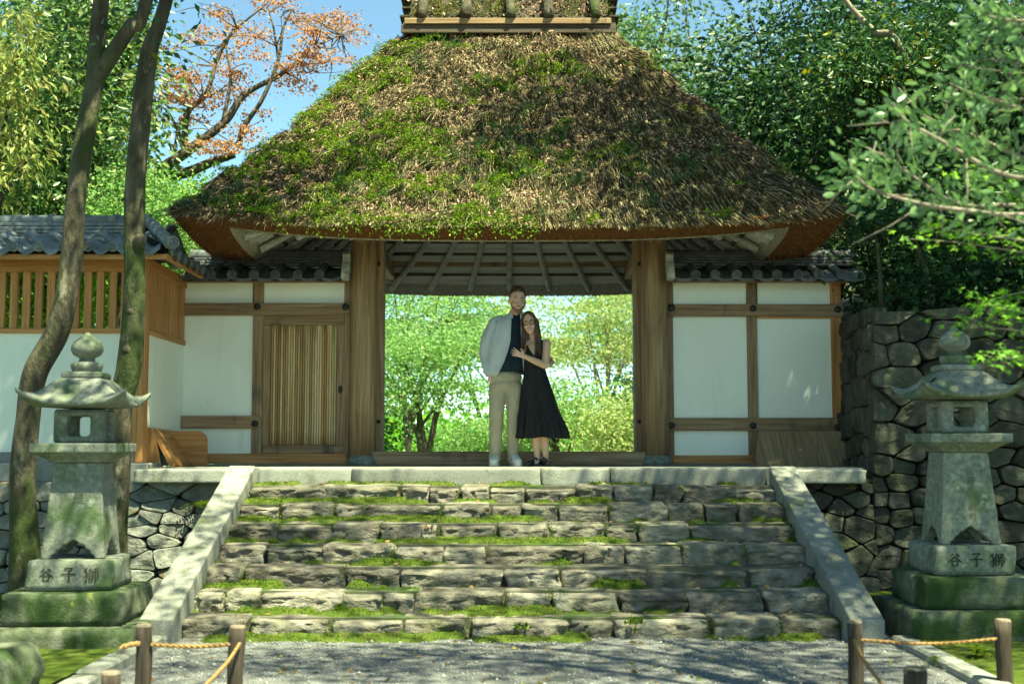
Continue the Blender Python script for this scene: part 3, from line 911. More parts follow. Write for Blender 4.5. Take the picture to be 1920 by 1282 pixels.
P, dn, tg, nr = scatter(120000)
mo = moss_amount(P)
keep = rng.random(len(P)) > mo * .75
P, dn, tg, nr = P[keep], dn[keep], tg[keep], nr[keep]
n = len(P)
wild = np.interp(P[:, 0], [-.5, .8, 1.6], [.40, .28, .09])[:, None]
D = dn + tg * rng.normal(0, 1, (n, 1)) * wild + nr * rng.uniform(-.02, .12, (n, 1))
P = P - D * .06
Ls = np.minimum(rng.uniform(.08, .30, n), np.maximum((P[:, 2] - Z0) / .72, 0) + rng.uniform(.02, .05, n))
ob('straw', strips(P, D, np.cross(D, nr + rng.normal(0, .35, (n, 3))), Ls, rng.uniform(.0018, .0044, n)), M['straw'], thatch, kind='stuff')
# hanging fringe along the eaves
fr = []
for sd_, m in ((0, 7000), (1, 2500), (3, 2500), (2, 5000)):
    s = rng.uniform(-1, 1, m); P = roof_pt(sd_, s, rng.uniform(0, .03, m))
    out = np.array([(0, -1, 0), (1, 0, 0), (0, 1, 0), (-1, 0, 0)][sd_])
    cl = fbm(P * 5, 2, 3)
    D = out * rng.uniform(.2, .9, (m, 1)) + np.array((0, 0, -1)) * rng.uniform(.5, 1, (m, 1)) + rng.normal(0, .18, (m, 3))
    fr.append((P, D, np.tile(np.cross(out, (0, 0, 1)), (m, 1)) + rng.normal(0, .3, (m, 3)), (.012 + .06 * cl ** 3) * rng.uniform(.5, 1.4, m), rng.uniform(.002, .005, m)))
fr = [np.concatenate(a) for a in zip(*fr)]
ob('eave_fringe', strips(*fr), M['straw'], thatch, kind='stuff')
# moss cushions
P, dn, tg, nr = scatter(170000, sides=(0, 0, 0, 0, 0, 3))
keep = rng.random(len(P)) < moss_amount(P) ** 1.3
P, nr, dn = P[keep], nr[keep], dn[keep]
cush = fbm(P * 7, 3, 6)
V, F = blades(P + nr * ((cush - .38) * .26)[:, None], nr + .35 * dn, .030, .0065, .75)
ob('roof_moss', (V, F), M['roofmoss'], thatch, kind='stuff')
# hanging moss at the left half of the front eave
m = 9000
s = rng.uniform(-.82, .22, m); P = roof_pt(0, s, rng.uniform(-.005, .07, m))
cl = fbm(P * np.array((2.2, 1, 1)) + 7, 3, 5); ok = cl > .47
P = P[ok]; cl = cl[ok]
V, F = leaf_quads(P, np.tile((0, -.6, -.5), (len(P), 1)) + rng.normal(0, .5, (len(P), 3)), rng.normal(0, 1, (len(P), 3)), .03, .018)
V2, F2 = leaf_quads(P[::3] + np.array((0, -.03, -.04)) - np.array((0, 0, 1)) * (rng.random((len(P[::3]), 1)) ** 2 * .10), np.tile((0, -.4, -.8), (len(P[::3]), 1)) + rng.normal(0, .4, (len(P[::3]), 3)), rng.normal(0, 1, (len(P[::3]), 3)), .028, .016)
ob('eave_moss', (np.concatenate([V, V2]), np.concatenate([F, F2 + len(V)])), M['roofmoss'], thatch, kind='stuff')
# dry leaves
P, dn, tg, nr = scatter(30000, sides=(0, 0, 0, 0, 0, 3))
li = fbm(P * 2.4, 3, 21) + .12 * (P[:, 0] < .9) + .05 * (P[:, 2] > 5)
keep = (li > .56) | (rng.random(len(P)) < 0.06)
P, dn, tg, nr = P[keep], dn[keep], tg[keep], nr[keep]; n = len(P)
V, F = leaf_quads(P + nr * rng.uniform(.0, .03, (n, 1)), tg * rng.normal(0, 1, (n, 1)) + dn * rng.normal(.4, 1, (n, 1)) + nr * rng.normal(0, .35, (n, 1)), nr + rng.normal(0, .5, (n, 3)), .036, .015)
ob('dry_leaves', (V, F), M['litter'], thatch, kind='stuff')
# dark grass tufts
P, dn, tg, nr = scatter(900, sides=(0, 0, 0, 0, 1, 3))
P = P[fbm(P * 1.2, 2, 31) > .5][:150]
tv = []
for p in P:
    k = rnd.randint(12, 26)
    tv.append(p + rng.normal(0, .035, (k, 3)) * (1, .5, .5))
tv = np.concatenate(tv)
D = np.tile((0, -.45, .55), (len(tv), 1)) + rng.normal(0, .6, (len(tv), 3))
V, F = leaf_quads(tv, D, rng.normal(0, 1, tv.shape), .13, .010, lr=.5)
ob('roof_grass', (V, F), M['tuft'], thatch, kind='stuff')

# ridge: bark-covered saddle with logs and boards
ridge = empty('ridge_saddle', (RX, RY, Z1), parent=gate)
xr = 1.27
prof = [(-.50, Z1 - .02), (-.46, Z1 + .14), (-.40, Z1 + .16), (0, Z1 + .95), (.40, Z1 + .16), (.46, Z1 + .14), (.50, Z1 - .02)]
V, F = loft([np.array([(RX + x, RY + y, z) for y, z in prof]) for x in np.linspace(-xr, xr, 9)])
ob('bark_cover', (V, F), M['bark_dark'], ridge)
ob('ridge_board', box((RX - xr + .02, RY - .555, Z1 + .045), (RX + xr - .06, RY - .50, Z1 + .115), .006), M['oldx'], ridge)
ob('ridge_board', box((RX - xr - .02, RY - .53, Z1 - .06), (RX + xr, RY - .495, Z1 + .042), .006), M['darkx'], ridge)
for x in (-1.04, -.52, .02, .47, 1.03):
    p = [(RX + x, RY - .56, Z1 + .13), (RX + x + rnd.uniform(-.02, .02), RY - .28, Z1 + .56), (RX + x, RY, Z1 + 1.06)]
    ob('ridge_log', tube(spline(p, 8), .062 + rng.normal(0, .004, 8), 10), M['bark'], ridge, smooth=True)
for sx in (-1, 1):
    for k in range(7):
        z = Z1 + .02 + k * .13
        y = .50 - max(0, k - 1) * .075
        ob('bark_strip', box((RX + sx * (xr - .08), RY - y, z), (RX + sx * (xr + .02 + .02 * (k % 2)), RY + y, z + .02)), M['bark_dark'], ridge)
m = 1600
x = rng.uniform(-1.2, 1.2, m); t = rng.random(m)
P = np.stack([RX + x, RY - .45 + .40 * t - .03, Z1 + .17 + .79 * t], 1)
V, F = leaf_quads(P, rng.normal(0, 1, (m, 3)), rng.normal(0, 1, (m, 3)), .05, .026)
ob('ridge_litter', (V, F), M['litter'], ridge, kind='stuff')
P = P[fbm(P * 3, 2, 5) > .5]; P = np.repeat(P, 6, 0) + rng.normal(0, .03, (len(P) * 6, 3))
ob('ridge_moss', blades(P, np.tile((0, -.6, .6), (len(P), 1)), .03, .006), M['mossblade'], ridge, kind='stuff')

# pillars, posts, threshold, lintel
for sx, pc in ((-1, 681), (1, 1228)):
    c = W(pc, 700, PY)
    pil = ob('pillar', lathe([(.150, 0), (.150, .8), (.148, 1.8), (.145, 3.05)], (c[0], PY, PLAT + .09), 32), M['pillar'], gate, smooth=True)
    ob('base_stone', lathe([(.10, .0), (.165, .012), (.182, .045), (.178, .075), (.155, .098), (.150, .125), (.10, .13)], (c[0], PY, PLAT - .02), 32), M['lantern'], pil, smooth=True)
    x0, x1 = (W(701, 650, 13.95)[0], W(719, 650, 13.95)[0]) if sx < 0 else (W(1189, 650, 13.95)[0], W(1207, 650, 13.95)[0])
    ob('door_post', box((x0, 13.93, PLAT), (x1, 14.13, 4.1), .008), M['oldz'], gate)
    for yy in (495, 790):
        q = W((710 if sx < 0 else 1198), yy, 13.92)
        ob('nail_cover', disc_y((q[0], q[2]), .022, 13.905, 13.935, 12), M['iron'], gate, smooth=True)
    ob('rear_pillar', box((c[0] + sx * .16, 15.9, PLAT), (c[0] + sx * .34, 16.08, 3.9), .01), M['oldz'], gate)
    ob('side_beam', box((c[0] - .07, PY - 1.3, 3.70), (c[0] + .07, 16.9, 3.90), .01), M['oldy'], gate)
ob('threshold', pxbox(690, 846, 1217, 872, 13.72, .16, .01), M['oldx'], gate)
ob('lintel', box((-2.6, PY - .08, 3.83), (2.6, PY + .08, 4.08), .01), M['oldx'], gate)
ob('eave_beam', box((-2.62, 12.86, 3.86), (2.62, 12.98, 3.99), .008), M['oldx'], gate)
ob('eave_beam', box((-2.62, 16.5, 3.86), (2.62, 16.62, 3.99), .008), M['oldx'], gate)
# ------------------------------------------------------------------ plaster walls beside the gate
WY = 13.86
def disc_relief(c, r, y):
    """a round tile end with its rim and three-comma swirl"""
    a = np.linspace(0, 2 * math.pi, 18, endpoint=False)
    rg = lambda k, yy: np.stack([c[0] + k * r * np.cos(a), np.full(18, yy), c[1] + k * r * np.sin(a)], 1)
    V, F = loft([rg(1, y + .05), rg(1, y), rg(.8, y), rg(.76, y + .008), rg(.05, y + .008)])
    vf = [(V, F)]
    for k in range(3):
        t = np.linspace(0, 2.3, 8); ph = k * 2.094
        rr = r * (.18 + .48 * t / 2.3)
        path = np.stack([c[0] + rr * np.cos(t + ph), np.full(8, y + .006), c[1] + rr * np.sin(t + ph)], 1)
        vf.append(tube(path, np.linspace(.17, .05, 8) * r, 5))
    return merge(*vf)

def bamboo_pole(h, r):
    z, pr = 0, []
    while z < h:
        pr += [(r, z), (r * .96, min(z + .01, h))]
        z += .26
    pr2 = []
    z = 0.0
    nodes = np.arange(rnd.uniform(.05, .25), h, rnd.uniform(.22, .30))
    zs = np.unique(np.concatenate([[0, h], nodes - .012, nodes, nodes + .012]).clip(0, h))
    return lathe([(r * (1.13 if np.min(np.abs(nodes - q)) < .004 else .97), q) for q in zs], (0, 0, 0), 8)

def plaster_wall(side):
    L_ = side < 0
    lab = 'white plaster gate wall with sliding bamboo door, left of the gate pillar' if L_ else 'white plaster gate wall with two tall panels, right of the gate pillar'
    wall = empty('plaster_wall', (W(560 if L_ else 1410, 860, WY)[0], WY, PLAT), lab, 'wall', 'walls flanking the gate')
    def part(name, r, Y, depth, mat, parent=wall, b=.006, **kw):
        return ob(name, pxbox(*r, Y, depth, b), M[mat], parent, **kw)
    PD = WY + .03
    if L_:
        posts = [(316, 332), (473, 492), (645, 656)]
        panels = [(331, 528, 474, 569), (491, 528, 646, 569), (331, 591, 474, 781), (331, 803, 474, 852)]
        rails = [(316, 568, 656, 591), (316, 779, 488, 803)]
        caps = [(331, 575), (482, 575), (648, 575), (325, 794), (478, 794)]
        sill = (330, 850, 650, 869); xr0, xr1 = 338, 640
    else:
        posts = [(1252, 1263), (1402, 1421), (1560, 1580)]
        panels = [(1262, 529, 1403, 571), (1420, 530, 1561, 573), (1262, 592, 1403, 783), (1420, 595, 1561, 786), (1262, 806, 1403, 854), (1420, 806, 1561, 860)]
        rails = [(1252, 570, 1581, 593), (1252, 783, 1581, 807)]
        caps = [(1259, 577), (1412, 578), (1571, 580), (1259, 797), (1412, 798), (1571, 800)]
        sill = (1262, 853, 1560, 869); xr0, xr1 = 1262, 1625
    for i, (a, b) in enumerate(posts):
        part('post', (a, 515, b, 869), WY, .14, 'newz' if (not L_ and i == 2) else 'oldz')
    for p in panels: part('plaster_panel', p, PD, .06, 'plaster', b=0)
    for i, (a, b, c, d) in enumerate(rails): part('rail', (a, b, c, d), WY - .035, .034, 'oldx')
    part('sill', sill, WY - .012, .16, 'newx')
    part('top_plate', (316 if L_ else 1252, 519, 656 if L_ else 1590, 529), WY - .05, .24, 'oldx')
    if not L_:
        for (a, b) in ((1421, 1560),):
            part('trim', (a, 587, b, 597), WY - .004, .03, 'newx')
            part('trim', (a, 783, b, 792), WY - .004, .03, 'newx')
    for (a, b) in caps:
        q = W(a, b, WY - .05)
        ob('nail_cover', disc_y((q[0], q[2]), .038, WY - .066, WY - .03, 14), M['iron'], wall, smooth=True)
    if L_:
        door = empty('bamboo_door', W(566, 850, WY), parent=wall)
        fr = [(492, 591, 646, 609), (492, 834, 646, 850), (492, 609, 506, 834), (631, 609, 646, 834)]
        for r in fr: part('door_frame', r, WY + .01, .04, 'oldz' if r[3] - r[1] > 50 else 'oldx', door)
        part('door_panel', (506, 609, 631, 834), WY + .05, .01, 'darkz', door, b=0)
        z0 = W(566, 833.5, WY + .03)[2]; h = W(566, 609.5, WY + .03)[2] - z0
        xs0, xs1 = W(507, 720, WY + .03)[0], W(630.5, 720, WY + .03)[0]
        n = 27; wdt = (xs1 - xs0) / n
        for i in range(n):
            me = shared('bamboo_slat', bamboo_pole(h, wdt * .48), M['bamboo_' + rnd.choice(('cream', 'cream', 'tan', 'brown', 'brown'))], True)
            inst('bamboo_slat', me, (xs0 + (i + .5) * wdt, WY + .034, z0), door)
        for yy in (645, 722, 780):
            part('lath', (507, yy - 1.2, 630.5, yy + 1.2), WY + .012, .004, 'newx', door, b=0) if False else None
        q = W(638, 730, WY)
        V, F = disc_y((0, 0), .022, WY - .004, WY + .02, 12); V[:, 2] *= 2.0
        ob('door_pull', (V + (q[0], 0, q[2]), F), M['iron'], door, smooth=True)
    # tile roof
    EY, RYR = 13.50, 14.02                       # eave and ridge
    x0, x1 = W(xr0, 515, EY)[0], W(xr1, 515, EY)[0]
    ze = W(960, 517, EY)[2]; zr = ze + .19
    tr = empty('tile_roof', ((x0 + x1) / 2, RYR, ze), parent=wall)
    sl = math.atan2(zr - ze, RYR - EY)
    ob('roof_deck', (np.array([(x0, EY + .02, ze - .055), (x1, EY + .02, ze - .055), (x1, RYR, zr - .045), (x0, RYR, zr - .045), (x0, RYR + .5, ze - .055), (x1, RYR + .5, ze - .055)]), [[0, 1, 2, 3], [3, 2, 5, 4]]), M['darkx'], tr)
    pxs = [355, 396, 435, 476, 516, 558, 599] if L_ else [1304, 1341, 1381, 1420, 1457, 1497, 1535, 1577]
    xs_ = [W(a, 516, EY)[0] for a in pxs]
    step = abs(xs_[1] - xs_[0])
    a = np.linspace(0, math.pi, 9); rr = .052
    prof = [(rr * math.cos(t), rr * math.sin(t)) for t in a]
    Ld = math.hypot(RYR - EY, zr - ze)
    V, F = loft([np.array([(u, k * Ld / 4, w_ + (.004 if k % 2 else 0)) for u, w_ in prof]) for k in range(5)], cap=False)
    c, s = math.cos(sl), math.sin(sl)
    V = np.stack([V[:, 0], V[:, 1] * c - V[:, 2] * s, V[:, 1] * s + V[:, 2] * c], 1)
    rt = shared('round_tile', (V, F), M['tile_dark'], True)
    cap = shared('tile_end', disc_relief((0, .012), .054, -.01), M['tile_dark'], False)
    Bk = V.copy(); Bk[:, 1] *= -1
    rtb = shared('round_tile', (Bk, [f[::-1] for f in F]), M['tile_dark'], True)
    for x in xs_:
        inst('round_tile', rt, (x, EY, ze), tr); inst('tile_end', cap, (x, EY - .004, ze), tr)
        inst('round_tile', rtb, (x, 2 * RYR - EY, ze), tr)
    # flat tiles between
    ed = sorted(xs_ + [x0, x1])
    for a_, b_ in zip(ed[:-1], ed[1:]):
        w_ = b_ - a_
        if w_ < .08: continue
        t = np.linspace(0, 1, 7)
        pr = np.stack([a_ + t * w_, -.030 * np.sin(math.pi * t)], 1)
        rings = []
        for yy, zz in ((EY + .015, ze - .035), (EY + .015, ze - .002), (EY + .26, ze + .11), (EY + .26, ze + .095), (RYR, zr)):
            rings.append(np.array([(u, yy, zz + e) for u, e in pr]))
        ob('flat_tile', loft(rings, closed=False, cap=False), M['tile_dark'], tr, smooth=False)
    # stacked ridge tiles, each course of short lengths
    xa, xb = min(x0, x1) + (-.02), max(x0, x1)
    for k in range(4):
        hw = .12 - .012 * k; zz = zr - .02 + k * .035
        x = xa - (k % 2) * .13
        while x < xb:
            l = .27
            a_, b_ = max(x, xa), min(x + l, xb)
            if b_ - a_ > .03:
                ob('ridge_tile', box((a_ + .002, RYR - hw, zz), (b_ - .002, RYR + hw, zz + .030), .006), M['tile_dark'], tr)
                if k in (0, 2): ob('ridge_tile_joint', disc_y(((b_), zz + .016), .016, RYR - hw - .012, RYR - hw + .01, 8), M['tile_dark'], tr)
            x += l
    x = xa
    while x < xb:
        b_ = min(x + .30, xb)
        if b_ - x > .04:
            r_ = .062
            V, F = tube([(x, RYR, zr + .12), (x + .03, RYR, zr + .12), (x + .031, RYR, zr + .12), (b_, RYR, zr + .12)], [r_ + .010, r_ + .010, r_, r_], 14)
            ob('ridge_cap_tile', (V, F), M['tile_dark'], tr, smooth=False)
        x += .30
    # carved barge board against the pillar
    bx0, bx1 = (W(641, 500, EY)[0], W(655, 500, EY)[0]) if L_ else (W(1250, 500, EY)[0], W(1264, 500, EY)[0])
    pts = [(0, .30), (.03, .32), (.06, .28), (.045, .20), (.02, .16), (.0, .10), (-.02, .0), (-.02, -.08), (.03, -.10), (.06, -.06), (.075, .10), (.09, .20), (.10, .34), (.05, .36)]
    yz = [(EY - .03 + u * 3.4 * .5, ze + .02 + v * .72) for u, v in pts]
    ob('barge_board', loft([np.array([(xx, y, z) for y, z in yz]) for xx in (bx0, bx1)]), M['greyz'], wall)
    return wall
wall_l = plaster_wall(-1)
wall_r = plaster_wall(1)

# leaning boards
lb = empty('leaning_board', W(1505, 870, 13.5), 'plain wooden board leaning low against the right gate wall', 'board')
for i, (a, b) in enumerate(((1419, 1476), (1476, 1532), (1532, 1591))):
    t0, t1 = W(a if i else 1421, 808, 13.74), W(b if i < 2 else 1581, 808, 13.74)
    p0, p1 = W(a - (0 if i else 3), 872, 13.36), W(b, 872, 13.36)
    p0[2] = p1[2] = PLAT
    V = np.array([p0, p1, t1, t0]); V[0, 0] += .003; V[3, 0] += .003
    V2 = V + np.array((0, .022, 0))
    ob('plank', (np.concatenate([V, V2]), [[0, 1, 2, 3], [7, 6, 5, 4], [1, 0, 4, 5], [2, 1, 5, 6], [3, 2, 6, 7], [0, 3, 7, 4]]), M['plank'], lb)

# the low cedar guard at the corner of the wing: two end boards with a rounded top and a sloping lid
gd = empty('wooden_guard', W(325, 872, 13.0), 'low cedar box guard with rounded end board and sloping plank, beside the wing corner post', 'guard')
def board_yz(name, X0, X1, yz, mat, par):
    return ob(name, loft([np.array([(x, y, z) for y, z in yz]) for x in (X0, X1)]), M[mat], par)
def prof_board(name, pts, Y0, Y1, mat, par):
    return ob(name, loft([np.array([(x, y, z) for x, z in pts]) for y in (Y0, Y1)]), M[mat], par)
q = lambda a, b, Y: tuple(W(a, b, Y)[[0, 2]])
prof_board('end_board', [q(268, 868, 12.55), q(300, 868, 12.55), q(288, 803, 12.55), q(270, 800, 12.55)], 12.55, 12.58, 'newz', gd)
a = np.linspace(0, math.pi / 2, 7)
cx, cz = q(370, 826, 13.3); r_ = .105
pts = [q(336, 873, 13.3), q(388, 873, 13.3)] + [(cx + r_ * math.cos(t), cz + r_ * math.sin(t)) for t in a] + [(q(320, 808, 13.3)[0], cz + r_)]
prof_board('end_board', pts, 13.3, 13.33, 'newx', gd)
p = [W(289, 802, 12.57), W(318, 806, 13.3), W(362, 873, 13.3), W(326, 872, 12.57)]
p[2][2] = PLAT + .005; p[3][2] = PLAT + .005
V = np.array(p); V2 = V + np.array((-.03, 0, -.025))
ob('sloping_plank', (np.concatenate([V, V2]), [[0, 3, 2, 1], [4, 5, 6, 7], [0, 1, 5, 4], [1, 2, 6, 5], [2, 3, 7, 6], [3, 0, 4, 7]]), M['newy'], gd)

# ------------------------------------------------------------------ the wing on the left: roofed wall with open slats
GY = 12.35
wing = empty('wing_wall', (-5.2, GY, 1.27), 'roofed cedar and plaster wall with open slats, at the far left', 'wall')
def wp(name, r, Y, depth, mat, parent=wing, b=.006): return ob(name, pxbox(*r, Y, depth, b), M[mat], parent)
LX = -520
wp('stone_sill', (LX, 847, 250, 868), GY - .03, .2, 'granite')
for a, b in ((LX, -120), (-120, 130), (130, 277)):
    wp('base_slab', (a + 1, 868, b - 1, 904), GY - .22, .5, 'granite', b=.012)
wp('corner_post', (246, 486, 271, 867), GY - .02, .15, 'newz')
wp('plaster_panel', (LX, 622, 247, 848), GY + .03, .06, 'plaster', b=0)
wp('rail', (LX, 615, 247, 624), GY - .01, .11, 'newx')
wp('beam', (LX, 483, 247, 509), GY - .005, .12, 'newx')
wp('eave_fascia', (LX, 476, 308, 486), 11.98, .03, 'newx')
zs0, zs1 = W(0, 615.5, GY)[2], W(0, 508.5, GY)[2]
pitch = W(23.2, 560, GY)[0] - W(0, 560, GY)[0]
sl_me = shared('slat', box((-.038, 0, 0), (.038, .045, zs1 - zs0), .004), M['newz'])
x = W(238, 560, GY)[0] - .03
while x > W(LX, 560, GY)[0]:
    inst('slat', sl_me, (x, GY + .02, zs0), wing); x -= pitch
# side face running back to the gate wall
SX = W(272, 700, GY)[0]
def side(name, y0, y1, z0, z1, x0, x1, mat, b=.004): return ob(name, box((x0, y0, z0), (x1, y1, z1), b), M[mat], wing)
zt, zb = W(275, 501, GY)[2], W(275, 620, GY)[2]
side('side_plaster', GY + .13, WY + .02, 1.22, zb - .02, SX - .09, SX - .03, 'plaster', 0)
side('side_rail', GY + .13, WY + .02, zb - .025, zb + .03, SX - .11, SX - .005, 'newy')
side('side_beam', GY + .13, WY + .02, zt - .02, zt + .10, SX - .11, SX - .002, 'newy')
n = 12; yy = np.linspace(GY + .135, WY + .015, n + 1)
for a, b in zip(yy[:-1], yy[1:]): side('side_slat', a + .006, b - .006, zb + .03, zt - .02, SX - .06, SX - .018, 'newz')
side('side_backing', GY + .135, WY + .015, zb + .03, zt - .02, SX - .09, SX - .065, 'darkz', 0)
# soffit boards
zE = W(300, 480, 11.98)[2]
ob('soffit', (np.array([(-7.5, 11.98, zE - .02), (-3.40, 11.98, zE - .02), (-3.46, 13.4, zE - .02), (-3.75, 13.4, zE + .14), (-3.75, GY + .1, zE + .14), (-7.5, GY + .1, zE + .14)]), [[0, 5, 4, 1], [1, 4, 3, 2]]), M['newx'], wing)
ob('eave_fascia', box((-3.435, 11.98, zE - .03), (-3.40, 13.4, zE + .025), .004), M['newy'], wing)

# wing roof: pantiles with wave profile, stacked ridge
tr = empty('tile_roof', (-5.2, GY, zE), parent=wing)
tw = W(46.3, 470, 11.95)[0] - W(0, 470, 11.95)[0]
def pantile(length, rise, lip):
    t = np.linspace(0, 1, 15)
    wv = .036 * np.sin(2 * math.pi * t + .9)
    xs = t * tw * 1.06
    rings = [np.stack([xs, np.full(15, 0.0), wv - lip], 1), np.stack([xs, np.full(15, 0.0), wv], 1), np.stack([xs, np.full(15, length), wv + rise], 1), np.stack([xs, np.full(15, length), wv + rise - .02], 1), np.stack([xs, np.full(15, .01), wv - lip], 1)]
    return loft(rings, closed=False, cap=False)
cosr = .30
eave_me = shared('eave_tile', merge(pantile(.33, .15, .05), disc_relief((tw * .12, .0), .050, -.015)), M['tile'], True)
upper_me = shared('pan_tile', pantile(.34, .15, .022), M['tile'], True)
zt_ = zE + .085
x = -3.47 - tw
k = 0
while x > -7.4:
    inst('eave_tile', eave_me, (x, 11.93, zt_), tr)
    inst('pan_tile', upper_me, (x, 12.22, zt_ + .145), tr)
    inst('pan_tile', upper_me, (x + tw, 13.10, zt_), tr, (0, 0, math.pi))
    inst('pan_tile', upper_me, (x + tw, 12.82, zt_ + .145), tr, (0, 0, math.pi))
    x -= tw
y = 12.05
while y < 13.3:                                   # right-hand slope, running back to the gate wall
    inst('eave_tile', eave_me, (-3.37, y, zt_ - .02), tr, (0, 0, math.pi / 2))
    if y > 12.4: inst('pan_tile', upper_me, (-3.64, y, zt_ + .11), tr, (0, 0, math.pi / 2))
    y += tw
RZ = zt_ + .205
xend = -3.78
for kk in range(4):
    hw = .135 - .012 * kk; zz = RZ - .03 + kk * .040
    x = xend + .02 - (kk % 2) * .15
    while x > -7.4:
        ob('ridge_tile', box((x - .30, 12.52 - hw, zz), (x - .003, 12.52 + hw, zz + .034), .007), M['tile'], tr)
        if kk != 1: ob('ridge_tile_joint', tube([(x - .3, 12.52 - hw + .012, zz - .002), (x - .3, 12.52 - hw + .012, zz + .036)], .019, 8), M['tile'], tr)
        x -= .30
x = xend + .05
while x > -7.4:
    V, F = tube([(x, 12.52, RZ + .15), (x - .045, 12.52, RZ + .15), (x - .046, 12.52, RZ + .15), (x - .33, 12.52, RZ + .15)], [.082, .082, .068, .068], 16)
    ob('ridge_cap_tile', (V, F), M['tile'], tr)
    x -= .33
# the ridge runs back along the side slope and a hip falls to the corner
for kk in range(3):
    y = 12.6
    while y < 13.7:
        ob('ridge_tile', box((xend - .11 + .02 * kk, y, RZ - .06 + kk * .045), (xend + .11 - .02 * kk, y + .28, RZ - .022 + kk * .045), .007), M['tile_dark'], tr)
        y += .283
hp = np.linspace((xend + .06, 12.46, RZ + .13), (-3.36, 11.93, zt_ + .035), 6)
for a, b in zip(hp[:-1], hp[1:]):
    ob('hip_tile', tube([a, a + (b - a) * .98], [.060, .064], 12), M['tile'], tr, smooth=False)
V, F = disc_relief((0, 0), .064, -.02); V = rotz(V, .62)
ob('hip_end_tile', (V + hp[-1] + np.array((.03, -.03, 0)), F), M['tile'], tr)
# ------------------------------------------------------------------ stone lanterns
GLYPH = {
 'tani': [[(.40, .95, .07), (.34, .84, .06), (.20, .72, .02)], [(.58, .95, .04), (.70, .84, .08), (.80, .74, .05)], [(.50, .78, .05), (.34, .56, .06), (.06, .36, .02)],
          [(.50, .78, .04), (.68, .56, .07), (.95, .36, .06)], [(.32, .40, .05), (.34, .08, .05)], [(.30, .40, .05), (.68, .42, .05), (.64, .08, .06)], [(.34, .11, .05), (.66, .11, .05)]],
 'ko': [[(.24, .90, .06), (.74, .93, .07), (.50, .68, .04)], [(.50, .70, .05), (.56, .45, .06), (.54, .08, .07), (.40, .18, .02)], [(.05, .52, .05), (.50, .55, .05), (.96, .54, .08)]],
 'shi': [[(.30, .96, .06), (.20, .82, .05), (.05, .70, .02)], [(.13, .92, .05), (.28, .66, .06), (.30, .35, .06), (.22, .05, .06), (.10, .14, .02)], [(.29, .55, .05), (.06, .28, .02)],
         [(.52, .97, .05), (.45, .84, .04)], [(.44, .84, .05), (.43, .08, .05)], [(.44, .81, .04), (.60, .82, .05), (.59, .58, .05)], [(.44, .58, .04), (.60, .58, .04)], [(.43, .42, .04), (.62, .43, .05), (.61, .14, .05)], [(.43, .15, .04), (.61, .15, .04)],
         [(.66, .88, .05), (.99, .90, .06)], [(.69, .70, .05), (.69, .28, .04)], [(.68, .70, .04), (.95, .71, .05), (.95, .30, .05), (.89, .36, .02)], [(.81, .89, .05), (.81, .02, .05)]]}

def glyph(key, x, z, w, h, y):
    """brush strokes as flat ribbons in the plane y"""
    vf = []
    for st in GLYPH[key]:
        P = spline([(a, b, c) for a, b, c in st], 5 * (len(st) - 1) + 1)
        T = np.gradient(P[:, :2], axis=0); T /= np.linalg.norm(T, axis=1)[:, None] + 1e-9
        Nn = np.stack([-T[:, 1], T[:, 0]], 1)
        wv = P[:, 2:3] * .78
        Lf, Rt = P[:, :2] + Nn * wv, P[:, :2] - Nn * wv
        V = np.array([(x + a * w, y, z + b * h) for a, b in np.concatenate([Lf, Rt])])
        k = len(P)
        vf.append((V, [[i, i + 1, k + i + 1, k + i] for i in range(k - 1)]))
    return merge(*vf)

def text_mesh(s, size, vertical):
    """small characters from the font, stacked downwards"""
    vf = []
    for i, ch in enumerate(s):
        cu = bpy.data.curves.new('inscription', 'FONT'); cu.body = ch; cu.size = size; cu.align_x = 'CENTER'; cu.offset = .0006
        o = bpy.data.objects.new('temporary', cu); COL.objects.link(o)
        V, F = evaluated(o)
        bpy.data.curves.remove(cu)
        if len(V): vf.append((np.stack([V[:, 0], 0 * V[:, 0], V[:, 1] - i * vertical], 1), F))
    return merge(*vf) if vf else None

def kasa(half, zb, H, tip, th):
    """lantern roof: a square cap with a swelling middle and lifted corners"""
    g = np.linspace(-1, 1, 33)
    U, Vv = np.meshgrid(g, g, indexing='ij')
    r = np.maximum(np.abs(U), np.abs(Vv))
    cn = (np.abs(U) * np.abs(Vv))
    ft = np.interp(r, [0, .30, .45, .6, .75, .9, 1.0], [1, 1, .90, .66, .36, .12, .0])
    fl = 1 + .10 * cn ** 5
    up = tip * cn ** 4 + tip * .25 * (np.minimum(np.abs(U), np.abs(Vv)) ** 2) * smooth(.7, 1, r)
    top = np.stack([U * half * fl, Vv * half * fl, zb + th + H * ft + up], -1).reshape(-1, 3)
    bot = np.stack([U * half * fl * .985, Vv * half * fl * .985, zb + .035 * (1 - smooth(.45, .62, r)) * 0 + up * .92 + .02 * r], -1).reshape(-1, 3)
    J = np.arange(U.size).reshape(U.shape); k = U.size
    F = np.stack([J[:-1, :-1], J[1:, :-1], J[1:, 1:], J[:-1, 1:]], -1).reshape(-1, 4).tolist()
    F += np.stack([J[:-1, :-1], J[:-1, 1:], J[1:, 1:], J[1:, :-1]], -1).reshape(-1, 4).__add__(k).tolist()
    ring = list(J[:, 0]) + list(J[-1, 1:]) + list(J[-2::-1, -1]) + list(J[0, -2:0:-1])
    F += [[ring[i], ring[i] + k, ring[(i + 1) % len(ring)] + k, ring[(i + 1) % len(ring)]] for i in range(len(ring))]
    return np.concatenate([top, bot]), F

